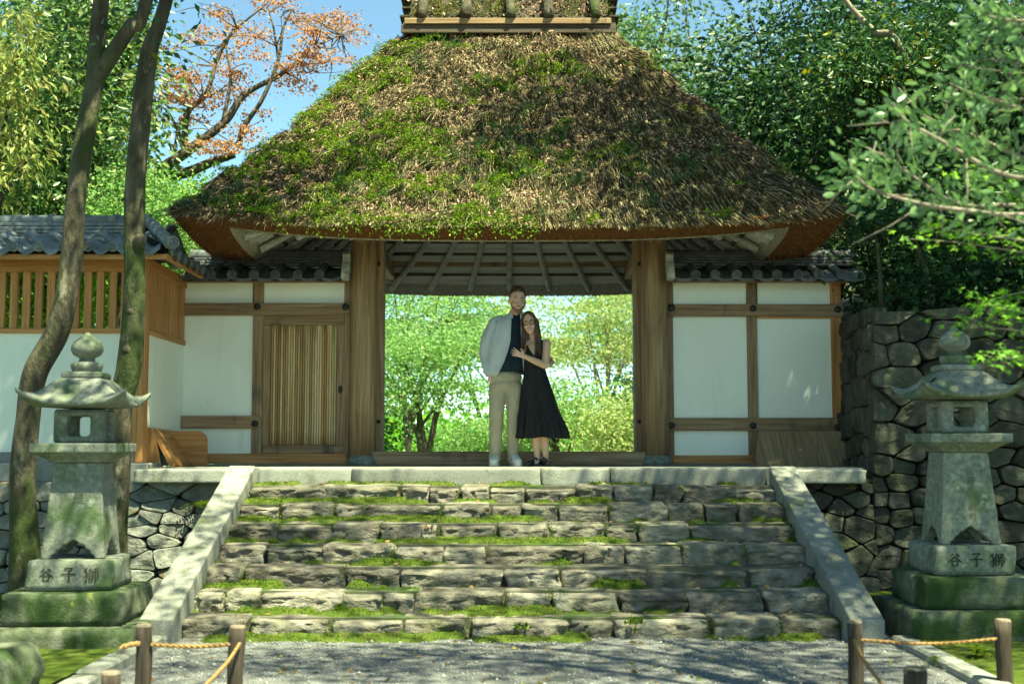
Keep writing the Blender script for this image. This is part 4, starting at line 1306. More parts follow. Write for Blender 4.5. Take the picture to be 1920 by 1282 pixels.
def firebox(w, z0, h):
    cs = [-w / 2, -w * .225, w * .225, w / 2]
    zs = [z0, z0 + h * .20, z0 + h * .80, z0 + h]
    solid = {(i, j, k) for i in range(3) for j in range(3) for k in range(3) if not (k == 1 and (i == 1 or j == 1))}
    V, idx, F = [], {}, []
    def vid(i, j, k):
        if (i, j, k) not in idx: idx[(i, j, k)] = len(V); V.append((cs[i], cs[j], zs[k]))
        return idx[(i, j, k)]
    for (i, j, k) in solid:
        for d, q in (((1, 0, 0), ((1, 0, 0), (1, 1, 0), (1, 1, 1), (1, 0, 1))), ((-1, 0, 0), ((0, 0, 0), (0, 0, 1), (0, 1, 1), (0, 1, 0))),
                     ((0, 1, 0), ((0, 1, 0), (0, 1, 1), (1, 1, 1), (1, 1, 0))), ((0, -1, 0), ((0, 0, 0), (1, 0, 0), (1, 0, 1), (0, 0, 1))),
                     ((0, 0, 1), ((0, 0, 1), (1, 0, 1), (1, 1, 1), (0, 1, 1))), ((0, 0, -1), ((0, 0, 0), (0, 1, 0), (1, 1, 0), (1, 0, 0)))):
            if (i + d[0], j + d[1], k + d[2]) not in solid:
                F.append([vid(i + a, j + b, k + c) for a, b, c in q])
    return bevelled((np.array(V), F), .030, 3)

def post_stone(b, t, z0, z1):
    """tapered square post on four feet: two cusped arches cut through it"""
    V = np.array([(sx * w / 2, sy * w / 2, z) for z, w in ((z0, b), (z1, t)) for sx, sy in ((-1, -1), (1, -1), (1, 1), (-1, 1))])
    F = [[3, 2, 1, 0], [4, 5, 6, 7], [0, 1, 5, 4], [1, 2, 6, 5], [2, 3, 7, 6], [3, 0, 4, 7]]
    o = temp((V, F))
    half = [(.155, -.05), (.155, .02), (.125, .035), (.12, .06), (.088, .07), (.08, .095), (.045, .105), (.02, .125), (0, .135)]
    prof = half + [(-x, z) for x, z in half[::-1][1:]]
    cut = []
    for ax in (0, 1):
        c = loft([np.array([((x, y, z0 + z) if ax == 0 else (y, x, z0 + z)) for x, z in prof]) for y in (-1, 1)])
        if ax == 0: c = (c[0], [f[::-1] for f in c[1]])
        cc = temp(c)
        bm_ = o.modifiers.new('c%d' % ax, 'BOOLEAN'); bm_.operation = 'DIFFERENCE'; bm_.solver = 'EXACT'; bm_.object = cc
        cut.append(cc)
    res = evaluated(o)
    for c in cut: bpy.data.objects.remove(c)
    return bevelled(res, .008, 1)

def lantern(X, Y, z0, rot, label, inscription):
    root = empty('stone_lantern', (X, Y, z0), label, 'lantern', 'stone lanterns beside the steps')
    def part(name, VF, mat='lantern', sm=False, par=root):
        V, F = VF
        return ob(name, (rotz(V, rot) + (X, Y, z0), F), M[mat], par, smooth=sm)
    def slab(w, za, zb_, seed):
        V, F = rough_block((-w / 2, -w / 2, za), (w / 2, w / 2, zb_), .016, .006, seed, boxgrid(14, 14, 5))
        return V, F
    part('base_step', slab(1.06, -.05, .25, 3), 'lantern_mossy', True)
    part('base_step', slab(.84, .252, .48, 4), 'lantern_mossy', True)
    ped = part('pedestal', slab(.60, .482, .70, 5), 'lantern', True)
    vf = merge(*[glyph(k, x, .545, .115, .105, -.306) for k, x in (('tani', -.215), ('ko', -.06), ('shi', .095))])
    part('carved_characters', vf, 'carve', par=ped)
    post = part('post', post_stone(.45, .335, .702, 1.385))
    tm = text_mesh(inscription[0], inscription[1], inscription[2])
    if tm:
        V, F = tm
        V = V + (0, 0, inscription[3])
        wz = .45 + (V[:, 2] - .702) / .683 * (.335 - .45)
        V[:, 1] = -wz / 2 - .0022
        V[:, 0] += .02
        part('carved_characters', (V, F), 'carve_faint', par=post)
    rg = lambda w, z: np.array([(-w / 2, -w / 2, z), (w / 2, -w / 2, z), (w / 2, w / 2, z), (-w / 2, w / 2, z)])
    part('table_stone', bevelled(loft([rg(.36, 1.387), rg(.42, 1.41), rg(.58, 1.455), rg(.61, 1.458), rg(.61, 1.525)]), .008, 2))
    part('fire_box', firebox(.36, 1.527, .245), 'lantern', True)
    part('roof_stone', kasa(.355, 1.772, .195, .085, .045), 'lantern', True)
    part('finial_slab', bevelled(loft([rg(.27, 2.0), rg(.29, 2.01), rg(.29, 2.04), rg(.26, 2.05)]), .008, 2))
    part('finial_ring', lathe([(.085, 2.045), (.105, 2.06), (.115, 2.09), (.114, 2.118), (.09, 2.122), (.06, 2.128), (.055, 2.15)], (0, 0, 0), 28), 'lantern', True)
    part('finial_jewel', lathe([(.052, 2.145), (.06, 2.158), (.098, 2.178), (.116, 2.21), (.114, 2.245), (.094, 2.28), (.06, 2.306), (.03, 2.322), (.014, 2.345), (.002, 2.35)], (0, 0, 0), 28), 'lantern', True)
    return root
lantern(-3.16, 9.1, -.075, math.radians(3.5), 'weathered stone lantern in dappled light left of the steps, before the two trunks', ('是', .085, .1, 1.10))
lantern(3.41, 9.42, 0, 0, 'mossy stone lantern in shade right of the steps, before the tall stone wall', ('山圓光大師前', .058, .066, 1.22))

# a leaf that has fallen on the right lantern
p = np.array((3.41 - .30, 9.42 - .22, 1.90))
V, F = leaf_quads(np.array([p]), np.array([(.9, .2, .35)]), np.array([(0, .3, 1.0)]), .13, .07, lr=0)
ob('fallen_leaf', (V, F), M['lf_mid'], label='green leaf lying on the left corner of the right lantern roof', cat='leaf', origin=p)

# ------------------------------------------------------------------ stakes and ropes in front
def stake_thing(px, py, Y, r, label):
    t = W(px, py, Y)
    root = empty('wooden_stake', (t[0], Y, 0), label, 'stake', 'stakes of the rope fence')
    h = t[2]
    n = 12
    zz = np.linspace(-.05, h - .01, 7)
    path = np.stack([t[0] + .006 * np.sin(zz * 9 + px), np.full(7, Y), zz], 1)
    ob('stake_shaft', tube(path, r * (1 + .04 * np.sin(zz * 13 + px)), n, True), M['stake'], root, smooth=True)
    ob('stake_end', lathe([(r * .99, 0), (r * .9, .012), (.001, .014)], (path[-1][0], Y, h - .012), n), M['stake_top'], root)
    return root
stake_thing(270, 1170, 7.3, .047, 'dark round stake with rope, left of the gravel, nearest the left lantern')
stake_thing(444, 1172, 7.3, .048, 'dark round stake with rope, standing at the left edge of the gravel')
stake_thing(208, 1258, 6.4, .05, 'short dark stake cut by the bottom edge, left of the gravel')
stake_thing(1602, 1163, 7.35, .046, 'dark round stake with rope, at the right edge of the gravel')
stake_thing(1881, 1160, 7.35, .047, 'dark round stake with rope at the far right, on the moss')
stake_thing(1714, 1250, 6.45, .058, 'short pale-topped stake cut by the bottom edge, right of the gravel')

def rope_thing(pts, r, label, sag=.0):
    P = spline(pts, 40)
    t = np.linspace(0, 1, 40)
    P[:, 2] -= sag * 4 * t * (1 - t)
    vf = []
    ln = np.linalg.norm(np.diff(P, axis=0), axis=1).sum()
    for k in range(2):
        ph = t * ln / .07 * 2 * math.pi + k * math.pi
        Q = P + np.stack([0 * t, np.cos(ph), np.sin(ph)], 1) * r * .5
        vf.append(tube(Q, r * .68, 6))
    return ob('rope', merge(*vf), M['rope'], smooth=True, label=label, cat='rope', group='ropes of the rope fence', origin=P[0])
rope_thing([W(262, 1206, 7.24), W(245, 1208, 7.23), W(226, 1214, 7.20)], .015, 'short orange rope end tied at the stake nearest the left lantern')
rope_thing([W(283, 1207, 7.27), W(360, 1208, 7.29), W(432, 1207, 7.27)], .012, 'orange rope stretched between the two tall left stakes', .01)
rope_thing([W(450, 1206, 7.24), W(424, 1244, 6.9), W(380, 1290, 6.5)], .013, 'orange rope slanting down from the left gravel-edge stake')
rope_thing([W(1602, 1200, 7.29), W(1622, 1240, 6.95), W(1660, 1290, 6.5)], .013, 'orange rope slanting down from the right gravel-edge stake')
rope_thing([W(1614, 1199, 7.32), W(1745, 1206, 7.32), W(1869, 1197, 7.32)], .010, 'thin rope stretched between the two tall right stakes')

# boulder at the lower left
V, F = rough_block((-3.95, 6.7, -.1), (-2.72, 7.3, .30), .2, .06, 51, boxgrid(16, 9, 8))
ob('boulder', (V, F), M['lantern_mossy'], smooth=True, label='low rounded mossy boulder at the bottom left corner', cat='boulder', origin=(-3.3, 7, 0))
n = 240
P = np.stack([rng.uniform(-3.9, -3.0, n), rng.uniform(6.25, 6.75, n), np.full(n, .04)], 1)
V, F = leaf_quads(P, np.tile((0, -.3, .9), (n, 1)) + rng.normal(0, .6, (n, 3)), rng.normal(0, 1, (n, 3)), .12, .028, lr=.4)
ob('low_plant', (V, F), M['tuft'], label='low leafy plant before the boulder at the bottom left', cat='plant', origin=(-3.4, 6.5, 0))
# ------------------------------------------------------------------ the two people
def capsule(p, q, r0, r1, n=14):
    p, q = np.asarray(p, float), np.asarray(q, float)
    d = q - p; l = np.linalg.norm(d); d = d / l
    k = np.linspace(0, math.pi / 2, 5)
    path = [p - d * r0 * math.cos(a) for a in k[:-1]] + [p, q] + [q + d * r1 * math.sin(a) for a in k[1:]]
    rad = [max(r0 * math.sin(a), .0008) for a in k[:-1]] + [r0, r1] + [max(r1 * math.cos(a), .0008) for a in k[1:]]
    return tube(path, rad, n)

def ellip(c, r, rot=None, n=18):
    a = np.linspace(.02, math.pi - .02, 12)
    V, F = lathe([(math.sin(t), -math.cos(t)) for t in a], (0, 0, 0), n)
    V = V * np.asarray(r)
    if rot is not None: V = V @ np.array(Matrix.Rotation(rot[1], 3, rot[0]).transposed())
    return V + np.asarray(c), F

def blob(parts, voxel=.008, smooth_it=4, ratio=1.0):
    """one continuous skin over overlapping forms"""
    o = temp(merge(*parts))
    m = o.modifiers.new('r', 'REMESH'); m.mode = 'VOXEL'; m.voxel_size = voxel
    m = o.modifiers.new('s', 'SMOOTH'); m.factor = .5; m.iterations = smooth_it
    if ratio < 1:
        m = o.modifiers.new('d', 'DECIMATE'); m.ratio = ratio
    return evaluated(o)

SKIN = pm('skin', [(.58, .34, .23), (.68, .43, .31)], scale=(14, 14, 14), rough=.55, bump=.05, bscale=300, spec=.35)
SKIN2 = pm('tanned_skin', [(.58, .35, .23), (.68, .44, .31)], scale=(14, 14, 14), rough=.5, bump=.05, bscale=300, spec=.35)
CL = {}
CL['shirt'] = pm('linen_shirt', [(.42, .455, .455), (.51, .54, .53)], scale=(18, 18, 5), rough=.85, bump=.9, bscale=(10, 10, 5), bdist=.05, layers=[((60, 60, 60), .5, .7, (.46, .50, .51))], spec=.1)
CL['tee'] = pm('navy_tee', [(.012, .022, .035), (.02, .034, .05)], scale=(12, 12, 6), rough=.9, bump=.4, bscale=16, bdist=.015, spec=.1)
CL['chino'] = pm('beige_chinos', [(.34, .295, .20), (.42, .37, .26)], scale=(8, 8, 4), rough=.9, bump=.8, bscale=(12, 12, 6), bdist=.035, spec=.1)
CL['white'] = plain('white_shoe', (.62, .62, .56), .6)
CL['sole'] = plain('shoe_sole', (.5, .49, .42), .8)
CL['dress'] = pm('black_dress', [(.012, .013, .014), (.026, .028, .029)], scale=(60, 60, 12), rough=.85, bump=.5, bscale=(50, 50, 10), bdist=.01, spec=.15)
CL['black'] = plain('black_shoe', (.012, .012, .013), .35, .5)
CL['hairb'] = pm('brown_hair', [(.028, .014, .007), (.075, .038, .018)], scale=(60, 60, 6), rough=.45, bump=.3, bscale=(200, 200, 10), spec=.4)
CL['hairl'] = pm('long_brown_hair', [(.035, .017, .008), (.11, .052, .022)], scale=(60, 60, 4), rough=.4, bump=.3, bscale=(200, 200, 8), spec=.45)
CL['beard'] = pm('auburn_beard', [(.22, .11, .06), (.34, .18, .105)], scale=(120, 120, 120), rough=.9, bump=.8, bscale=250, bdist=.006)
CL['eye'] = plain('eye_white', (.6, .58, .55), .25, .5)
CL['dark'] = plain('dark_iris', (.015, .010, .007), .2, .5)
CL['teeth'] = plain('teeth', (.72, .69, .62), .3, .5)
CL['lip'] = plain('lip', (.36, .12, .10), .5)
CL['glass'] = plain('glasses_frame', (.01, .01, .01), .3, .5)

def head_parts(s=1.0):
    """skull, jaw, nose, cheeks, ears round the origin (middle of the head); face towards -y"""
    P = [ellip((0, .012, .035), (.074, .094, .090)), ellip((0, -.022, -.035), (.060, .068, .080)), ellip((0, -.048, -.085), (.036, .034, .030)),
         ellip((0, -.068, .028), (.058, .022, .034)),
         capsule((0, -.090, .012), (0, -.106, -.028), .009, .014), ellip((.012, -.094, -.030), (.010, .012, .008)), ellip((-.012, -.094, -.030), (.010, .012, .008)),
         ellip((.036, -.064, -.030), (.024, .022, .022)), ellip((-.036, -.064, -.030), (.024, .022, .022)),
         ellip((.077, .012, -.005), (.010, .020, .032)), ellip((-.077, .012, -.005), (.010, .020, .032)),
         ellip((0, -.082, -.066), (.024, .016, .012))]
    return [(np.asarray(V) * s, F) for V, F in P]

def xf(VF, R, c):
    V, F = VF
    return np.asarray(V) @ np.array(R.transposed()) + np.asarray(c), F

def finger(root, d, bend, ln, r):
    """two-joint finger"""
    root = np.asarray(root, float); d = np.asarray(d, float) / np.linalg.norm(d); bend = np.asarray(bend, float)
    a = root + d * ln * .5; d2 = d + bend; d2 /= np.linalg.norm(d2); b = a + d2 * ln * .5
    return [capsule(root, a, r, r * .92, 8), capsule(a, b, r * .92, r * .8, 8)]

def hand(wrist, fwd, side_, up, s=1.0, spread=.22, curl=.15, thumb=1):
    """palm and five fingers; fwd along the fingers, side_ towards the little finger, up out of the back of the hand"""
    wrist, fwd, side_, up = (np.asarray(v, float) for v in (wrist, fwd, side_, up))
    parts = []
    pc = wrist + fwd * .045 * s
    for k in (-1.2, -.4, .4, 1.2):
        parts.append(capsule(wrist + side_ * k * .010 * s, wrist + fwd * .080 * s + side_ * k * .017 * s, .014 * s, .012 * s, 8))
    for k, l in ((-1.5, .068), (-.5, .078), (.5, .073), (1.5, .056)):
        root = wrist + fwd * .082 * s + side_ * k * .0165 * s
        parts += finger(root, fwd + side_ * k * spread * .5, -up * curl, l * s, .0085 * s)
    parts += finger(wrist + fwd * .025 * s - side_ * .022 * s, fwd * .75 - side_ * .75, fwd * .4, .062 * s, .0105 * s)
    return parts

def face_bits(root, R, c, s, smile=True, brow='hairb'):
    def put(name, VF, m, sm=True): return ob(name, xf((np.asarray(VF[0]) * s, VF[1]), R, c), CL[m], root, smooth=sm)
    for sx in (-1, 1):
        put('eye', ellip((sx * .031, -.0795, .012), (.0135, .008, .0065)), 'eye')
        put('iris', ellip((sx * .031, -.0862, .0125), (.0062, .0025, .0058)), 'dark')
        put('eyebrow', tube([(sx * .014, -.091, .030), (sx * .032, -.090, .036), (sx * .050, -.078, .030)], [.0040, .0046, .0022], 6), brow)
    put('teeth', tube([(-.024, -.0935, -.056), (-.012, -.0990, -.0605), (0, -.1005, -.062), (.012, -.0990, -.0605), (.024, -.0935, -.056)], [.002, .0055, .0065, .0055, .002], 8), 'teeth')
    put('lips', tube([(-.027, -.0915, -.054), (-.013, -.0985, -.0680), (0, -.1005, -.0705), (.013, -.0985, -.0680), (.027, -.0915, -.054)], [.002, .0035, .0042, .0035, .002], 8), 'lip')
    put('lips', tube([(-.027, -.0915, -.054), (-.012, -.0980, -.0530), (0, -.1000, -.0540), (.012, -.0980, -.0530), (.027, -.0915, -.054)], [.0015, .0026, .003, .0026, .0015], 8), 'lip')

def open_loft(rings, th=.006):
    """rings: (z, cx, cy, rx, ry, angle0, angle1) -> a shell open at the front, with thickness"""
    n = 40
    out, inn = [], []
    for z, cx, cy, rx, ry, a0, a1 in rings:
        t = np.linspace(a0, a1, n)
        for lst, k in ((out, 0.0), (inn, -th)):
            lst.append(np.stack([cx + (rx + k) * np.cos(t), cy + (ry + k) * np.sin(t), np.full(n, z) if np.isscalar(z) else np.asarray(z)], 1))
    A = np.concatenate(out); B = np.concatenate(inn); m = len(rings); k = len(A)
    F = []
    for i in range(m - 1):
        for j in range(n - 1):
            a, b, c, d = i * n + j, i * n + j + 1, (i + 1) * n + j + 1, (i + 1) * n + j
            F.append([a, b, c, d]); F.append([k + d, k + c, k + b, k + a])
    for i in range(m - 1):
        for j in (0, n - 1):
            a, d = i * n + j, (i + 1) * n + j
            F.append([a, d, k + d, k + a])
    for j in range(n - 1):
        for i in (0, m - 1):
            a, b = i * n + j, i * n + j + 1
            F.append([a, b, k + b, k + a])
    return np.concatenate([A, B]), F

def wrinkle(VF, amp, f, seed=0, zs=1.0):
    V, F = VF; V = np.asarray(V, float)
    d = fbm(V * np.array((f, f, f * zs)), 3, seed) - .5
    c = V.mean(0); n = (V - c) * (1, 1, 0); n /= np.linalg.norm(n, axis=1)[:, None] + 1e-9
    return V + n * (d * amp * 2)[:, None], F

def build_man():
    O = np.array((-.0686, 13.14, PLAT))
    lx = lambda px: (px - 948) / 175.0
    lz = lambda py: (873 - py) / 175.0
    A = lambda px, py, y=0.0: np.array((lx(px), y, lz(py)))
    hc = A(970, 565, -.035); Rh = Matrix.Rotation(math.radians(4), 3, 'Y') @ Matrix.Rotation(math.radians(6), 3, 'X') @ Matrix.Rotation(math.radians(8), 3, 'Z')
    hs = 1.13
    P = [xf((np.asarray(V), F), Rh, hc) for V, F in head_parts(hs)]
    P += [capsule(A(966, 584, .005), A(961, 604, .03), .056, .064), capsule(A(930, 608, .03), A(992, 606, .03), .07, .07)]
    P += [ellip(A(957, 632, .02), (.175, .105, .20)), ellip(A(952, 678, .02), (.155, .10, .17)), ellip(A(948, 712, .02), (.155, .10, .12))]
    sh, el, wr = A(924, 610, .03), A(911, 664, .06), A(919, 702, -.02)
    P += [capsule(sh, el, .055, .042), capsule(el, wr, .042, .030)]
    P += hand(wr, np.array((.35, -.15, -.92)), np.array((.75, .25, .25)), np.array((-.6, -.75, 0)), 1.05, .1, .1)
    sh2, el2, wr2 = A(992, 608, .06), A(1012, 655, .25), A(1036, 678, .14)
    P += [capsule(sh2, el2, .055, .042), capsule(el2, wr2, .042, .030)]
    P += hand(wr2 + np.array((.0, -.03, -.01)), np.array((-.1, -.95, -.2)), np.array((-.1, -.15, -.95)), np.array((.95, -.1, 0)), 1.0, .25, .55)
    hipL, hipR = A(936, 725), A(962, 725)
    for h, kn, an in ((hipL, A(930, 787, -.01), A(929, 860, .02)), (hipR, A(962, 787, -.01), A(961, 860, .02))):
        P += [capsule(h, kn, .075, .052), capsule(kn, an, .052, .036), capsule(an + (0, 0, -.02), an + (0, -.10, -.035), .032, .028)]
    V, F = blob(P, .0055, 3, .35)
    body = ob('person', (V + O, F), SKIN, smooth=True, origin=O, label='tall man in an open pale shirt, navy tee and beige trousers', cat='person')
    put = lambda name, VF, m, sm=True: ob(name, (np.asarray(VF[0]) + O, VF[1]), CL[m], body, smooth=sm)
    # face, hair and beard
    face_bits(body, Rh, hc + O, hs)
    def shell(test, off, seed):
        V, F = ellip((0, .014, .037), (.080, .101, .098), n=48)
        return V, F
    g, t = np.meshgrid(np.linspace(-math.pi, math.pi, 72, endpoint=False), np.linspace(0, 1, 22), indexing='ij')
    # hair cap: from the crown down to a hairline that is high in front and low behind
    lim = np.interp(np.abs(g), [0, .55, 1.0, 1.45, 2.0, math.pi], [1.0, 1.03, 1.2, 1.58, 1.85, 2.05])   # g = 0 is the front
    th = t * lim
    rr = 1.02 + .09 * np.exp(-((th - .35) / .55) ** 2)
    x = .079 * np.sin(th) * np.sin(g) * rr; y = -.099 * np.sin(th) * np.cos(g) * rr + .014; z = .098 * np.cos(th) * rr + .040
    z = z + .018 * np.exp(-((g) / .9) ** 2) * smooth(.3, 1, t) * (1 - smooth(.9, 1.0, t))
    V = np.stack([x, y, z], -1).reshape(-1, 3); V += (fbm(V * 70, 2, 3)[:, None] - .5) * .010
    J = np.arange(72 * 22).reshape(72, 22); J2 = np.roll(J, -1, 0)
    F = np.stack([J[:, :-1], J2[:, :-1], J2[:, 1:], J[:, 1:]], -1).reshape(-1, 4).tolist()
    hair = xf((V * hs, F), Rh, hc); put('hair', hair, 'hairb')
    # beard: a close shell over jaw, chin and upper lip
    bp = []
    for a in np.linspace(-1.35, 1.35, 31):
        q = abs(a) / 1.35
        jaw = np.array((.066 * math.sin(a), -.030 - .062 * math.cos(a) * (1 - .1 * q), -.100 + .075 * q ** 1.6))
        bp.append((jaw, .0125 - .006 * q))
    vf = [tube([p for p, r in bp], [r for p, r in bp], 8),
          ellip((0, -.080, -.094), (.022, .012, .015)), tube([(-.028, -.088, -.060), (-.015, -.098, -.047), (0, -.102, -.044), (.015, -.098, -.047), (.028, -.088, -.060)], [.002, .003, .003, .003, .002], 8)]
    b = merge(*vf); put('beard', xf((b[0] * hs, b[1]), Rh, hc), 'beard')
    # trousers
    P = [ellip(A(947, 708, .02), (.182, .115, .10)), ellip(A(948, 722, .02), (.178, .118, .10))]
    P += [capsule(A(933, 728, .012), A(930.5, 790, -.005), .098, .076), capsule(A(930.5, 790, -.005), A(928.5, 852, .02), .076, .066), capsule(A(928.5, 852, .02), A(929, 862, .01), .066, .068)]
    P += [capsule(A(964, 728, .012), A(962.5, 790, -.005), .094, .070), capsule(A(962.5, 790, -.005), A(961, 852, .02), .070, .062), capsule(A(961, 852, .02), A(962, 862, .01), .062, .066)]
    tr_ = wrinkle(blob(P, .009, 3), .012, 9, 4, 1.6)
    put('trousers', tr_, 'chino')
    # tee
    rings = []
    a = np.linspace(0, 2 * math.pi, 40, endpoint=False)
    for py, cx, rx, ry in ((590, 965, .070, .062), (596, 963, .105, .085), (606, 960, .165, .105), (625, 957, .185, .122), (650, 955, .182, .125), (675, 953, .180, .122), (698, 951, .186, .128)):
        rings.append(np.stack([lx(cx) + rx * np.cos(a), .02 + ry * np.sin(a), np.full(40, lz(py))], 1))
    put('tee', wrinkle(loft(rings), .010, 8, 2), 'tee')
    # shirt: shell open at the front
    def ang(x, cx, rx, front=True): return -math.acos(max(-1, min(1, (x - cx) / rx)))
    rings = []
    for py, cx, rx, ry, xl, xr in ((586, 966, .078, .072, 960, 975), (592, 964, .112, .095, 959, 976), (602, 958, .20, .12, 959, 977), (618, 957, .205, .138, 958.5, 977.5),
                                   (640, 955, .215, .145, 957.5, 978.5), (660, 953, .212, .145, 952.5, 979.5), (680, 951, .212, .146, 945, 981), (695, 950, .214, .148, 938, 982), (706, 950, .216, .148, 932.5, 983)):
        c = lx(cx)
        a0 = ang(lx(xr), c, rx); a1 = ang(lx(xl), c, rx) + 2 * math.pi
        zz = lz(py)
        if py > 690:
            t = np.linspace(0, 1, 40); zz = lz(py) + (.045 * np.sin(math.pi * np.clip(t, 0, 1)) ** 2) * (py - 690) / 16
        rings.append((zz, c, .02, rx, ry, a0, a1))
    sh_m = wrinkle(open_loft(rings, .008), .017, 8, 6, .6)
    sl = wrinkle(tube(spline([A(950, 603, .03), A(930, 607, .03), A(916, 634, .04), A(910, 664, .05), A(914, 684, .02), A(920, 703, -.02)], 16), np.interp(np.linspace(0, 1, 16), [0, .18, .4, .6, .8, 1], [.062, .084, .076, .069, .058, .053]), 18), .020, 13, 9, 1.5)
    sl2 = tube(spline([A(988, 604, .05), A(1001, 630, .14), A(1012, 655, .25), A(1030, 674, .18)], 12), [.088, .086, .082, .078, .074, .07, .066, .062, .058, .055, .052, .05], 16)
    col = [tube([A(957.5, 585, -.01), A(958, 590, -.05), A(961, 597, -.088)], [.014, .018, .010], 8), tube([A(977, 584, -.01), A(978.5, 590, -.05), A(977.5, 598, -.088)], [.014, .018, .010], 8)]
    put('shirt', merge(sh_m, sl, sl2, *col), 'shirt')
    # shoes
    for px, tilt in ((929, -.10), (964, .22)):
        c = A(px, 873)
        def ringy(y, w, h, n=16):
            t = np.linspace(0, 2 * math.pi, n, endpoint=False)
            return np.stack([w * np.cos(t), np.full(n, y), np.maximum(.012 + h * .5 + h * .5 * np.sin(t), .004)], 1)
        V, F = loft([ringy(-.215, .012, .03), ringy(-.205, .034, .055), ringy(-.17, .047, .075), ringy(-.11, .050, .092), ringy(-.05, .047, .115), ringy(.01, .042, .13), ringy(.06, .040, .125), ringy(.085, .026, .11)])
        put('shoe', (rotz(V, tilt) + c, F), 'white')
        V, F = loft([np.stack([w * np.array((-1, 1, 1, -1)), np.full(4, y), np.array((0, 0, .026, .026))], 1) for y, w in ((-.222, .018), (-.20, .042), (-.15, .053), (-.05, .052), (.06, .044), (.095, .026))])
        put('sole', (rotz(V, tilt) + c, F), 'sole', False)
        sx = -1 if px < 940 else -1
        V, F = tube([(sx * .047, -.105, .075), (sx * .050, -.075, .045), (sx * .050, -.06, .035)], [.004, .005, .004], 6)
        put('shoe_stripe', (rotz(V, tilt) + c, F), 'black')
    return body

